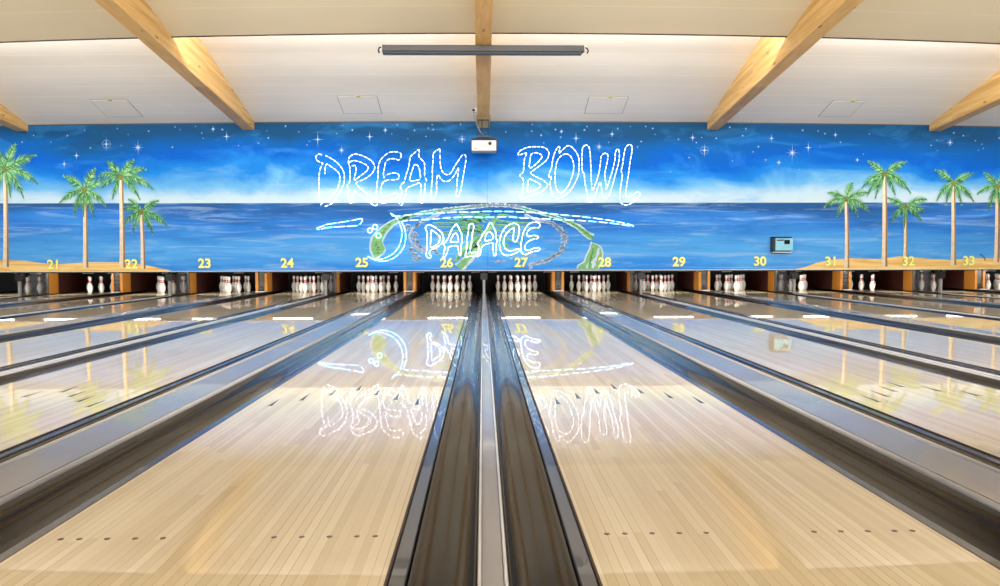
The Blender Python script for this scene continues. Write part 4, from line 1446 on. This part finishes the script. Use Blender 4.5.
# ceiling hatches --------------------------------------------------------------------------
def on_ceiling(px, py):
    d = ray(px, py)
    z0 = wall_top(max(-10, min(10, EYE.x + d.x * YM / d.y)))
    # z = CAMZ + d.z s ; y = d.y s ; z = z0 + SL (YM - y)
    s = (z0 + SL * YM - CAMZ) / (d.z + SL * d.y)
    return EYE + d * s


HATCH = [(((89.7, 100), (127.4, 99.3), (143, 117), (107, 116.8)), (109, 99.2), 'above number 22'),
         (((336.3, 95.4), (377.4, 96), (381.8, 113.6), (343.6, 113.6)), (358, 94.8), 'above the letter D'),
         (((588.4, 96.2), (628.7, 96.2), (622.7, 113.6), (584.5, 113.6)), (611, 95.2), 'above the letters W and L'),
         (((831, 100.6), (864, 100.6), (853, 116), (819, 117)), (854.6, 99.4), 'above number 31')]
for quad, lat, lab in HATCH:
    pts = [on_ceiling(*p) for p in quad]
    xa = (pts[0].x + pts[3].x) / 2; xb = (pts[1].x + pts[2].x) / 2
    ya = (pts[0].y + pts[1].y) / 2; yb2 = min(YM - 0.1, (pts[2].y + pts[3].y) / 2)
    zc = lambda x, y: wall_top(x) + SL * (YM - y)
    t = thing('ceiling_hatch', ((xa + xb) / 2, (ya + yb2) / 2, zc((xa + xb) / 2, (ya + yb2) / 2)), 'square access hatch in the white ceiling %s' % lab, 'hatch', 'ceiling hatches')

    def slab(x0, x1, y0, y1, dz0, dz1, name, m):
        b = MB()
        lo = [(x, y, zc(x, y) - dz0) for x, y in ((x0, y0), (x1, y0), (x1, y1), (x0, y1))]
        hi = [(x, y, zc(x, y) - dz1) for x, y in ((x0, y0), (x1, y0), (x1, y1), (x0, y1))]
        b.face(lo); b.face(hi)
        for q in range(4):
            b.face([lo[q], lo[(q + 1) % 4], hi[(q + 1) % 4], hi[q]])
        return b.build(name, m, t)
    slab(xa, xb, ya, yb2, 0.003, 0.001, 'frame_gap', 'hatch_gap')
    slab(xa + 0.012, xb - 0.012, ya + 0.02, yb2 - 0.02, 0.008, 0.0035, 'panel', 'hatch')
    lp = on_ceiling(*lat)
    slab(lp.x - 0.035, lp.x + 0.035, ya - 0.03, ya + 0.03, 0.02, 0.0085, 'latch', 'latch')


# ------------------------------------------------------------------ light
def area(name, loc, target, sx, sy, power, color):
    d = bpy.data.lights.new(name, 'AREA')
    d.shape = 'RECTANGLE'; d.size = sx; d.size_y = sy; d.energy = power; d.color = color
    o = bpy.data.objects.new(name, d)
    COL.objects.link(o)
    o.location = loc
    v = Vector(target) - Vector(loc)
    o.rotation_euler = v.to_track_quat('-Z', 'Z').to_euler()
    return o


for n in LANES:
    xm = g(lane_x(n))
    area('pin_lamp_light', (xm, YLAMP + 0.11, 0.54), (xm, YPIN + 0.4, 0.12), 0.9, 0.05, 17, (1.0, 0.97, 0.92))
# unseen fill lights added for the hall, and the cove lamps behind the lower ceiling's edge
for x in (-10, -5, 0, 5, 10):
    area('far_fill_light', (x, 8.0, 5.0), (x * 0.95, 16.4, 0.7), 4.2, 0.6, 52, (1.0, 0.985, 0.96))  # added fill above the lanes, brightens the mural and far boards
    area('near_fill_light', (x, -1.2, 5.0), (x, 1.8, 0), 4.2, 0.6, 104, (1.0, 0.985, 0.96))  # unseen fill put in to lift the near lanes
    area('ceiling_fill_light', (x, 2.5, 3.4), (x * 0.95, 14.5, 4.9), 4.0, 0.6, 335, (1.0, 0.985, 0.96))  # invented upward fill for the ceiling and upper mural, without a fixture
for i, (xa, xb) in enumerate(((-15, -10.1), (-9.75, -5.1), (-4.8, -0.15), (0.2, 4.8), (5.1, 9.75), (10.1, 15))):
    xm = (xa + xb) / 2
    area('cove_lamp', (xm, YS - 0.3, edge_z(cl(xm)) + 0.22), (xm, YM - 1.2, edge_z(cl(xm)) + 0.1), xb - xa, 0.08, 145, (1.0, 0.97, 0.94))

w = bpy.data.worlds.new('hall_light')
SC.world = w
w.use_nodes = True
w.node_tree.nodes['Background'].inputs[0].default_value = (1.0, 0.985, 0.965, 1)
w.node_tree.nodes['Background'].inputs[1].default_value = 0.35

SC.view_settings.view_transform = 'Standard'
SC.view_settings.look = 'None'
SC.view_settings.gamma = 1.0
SC.view_settings.use_curve_mapping = False
SC.view_settings.exposure = 0.0
SC.cycles.use_denoising = True
SC.cycles.max_bounces = 8
SC.cycles.sample_clamp_indirect = 6.0
SC.cycles.caustics_reflective = False
SC.cycles.caustics_refractive = False
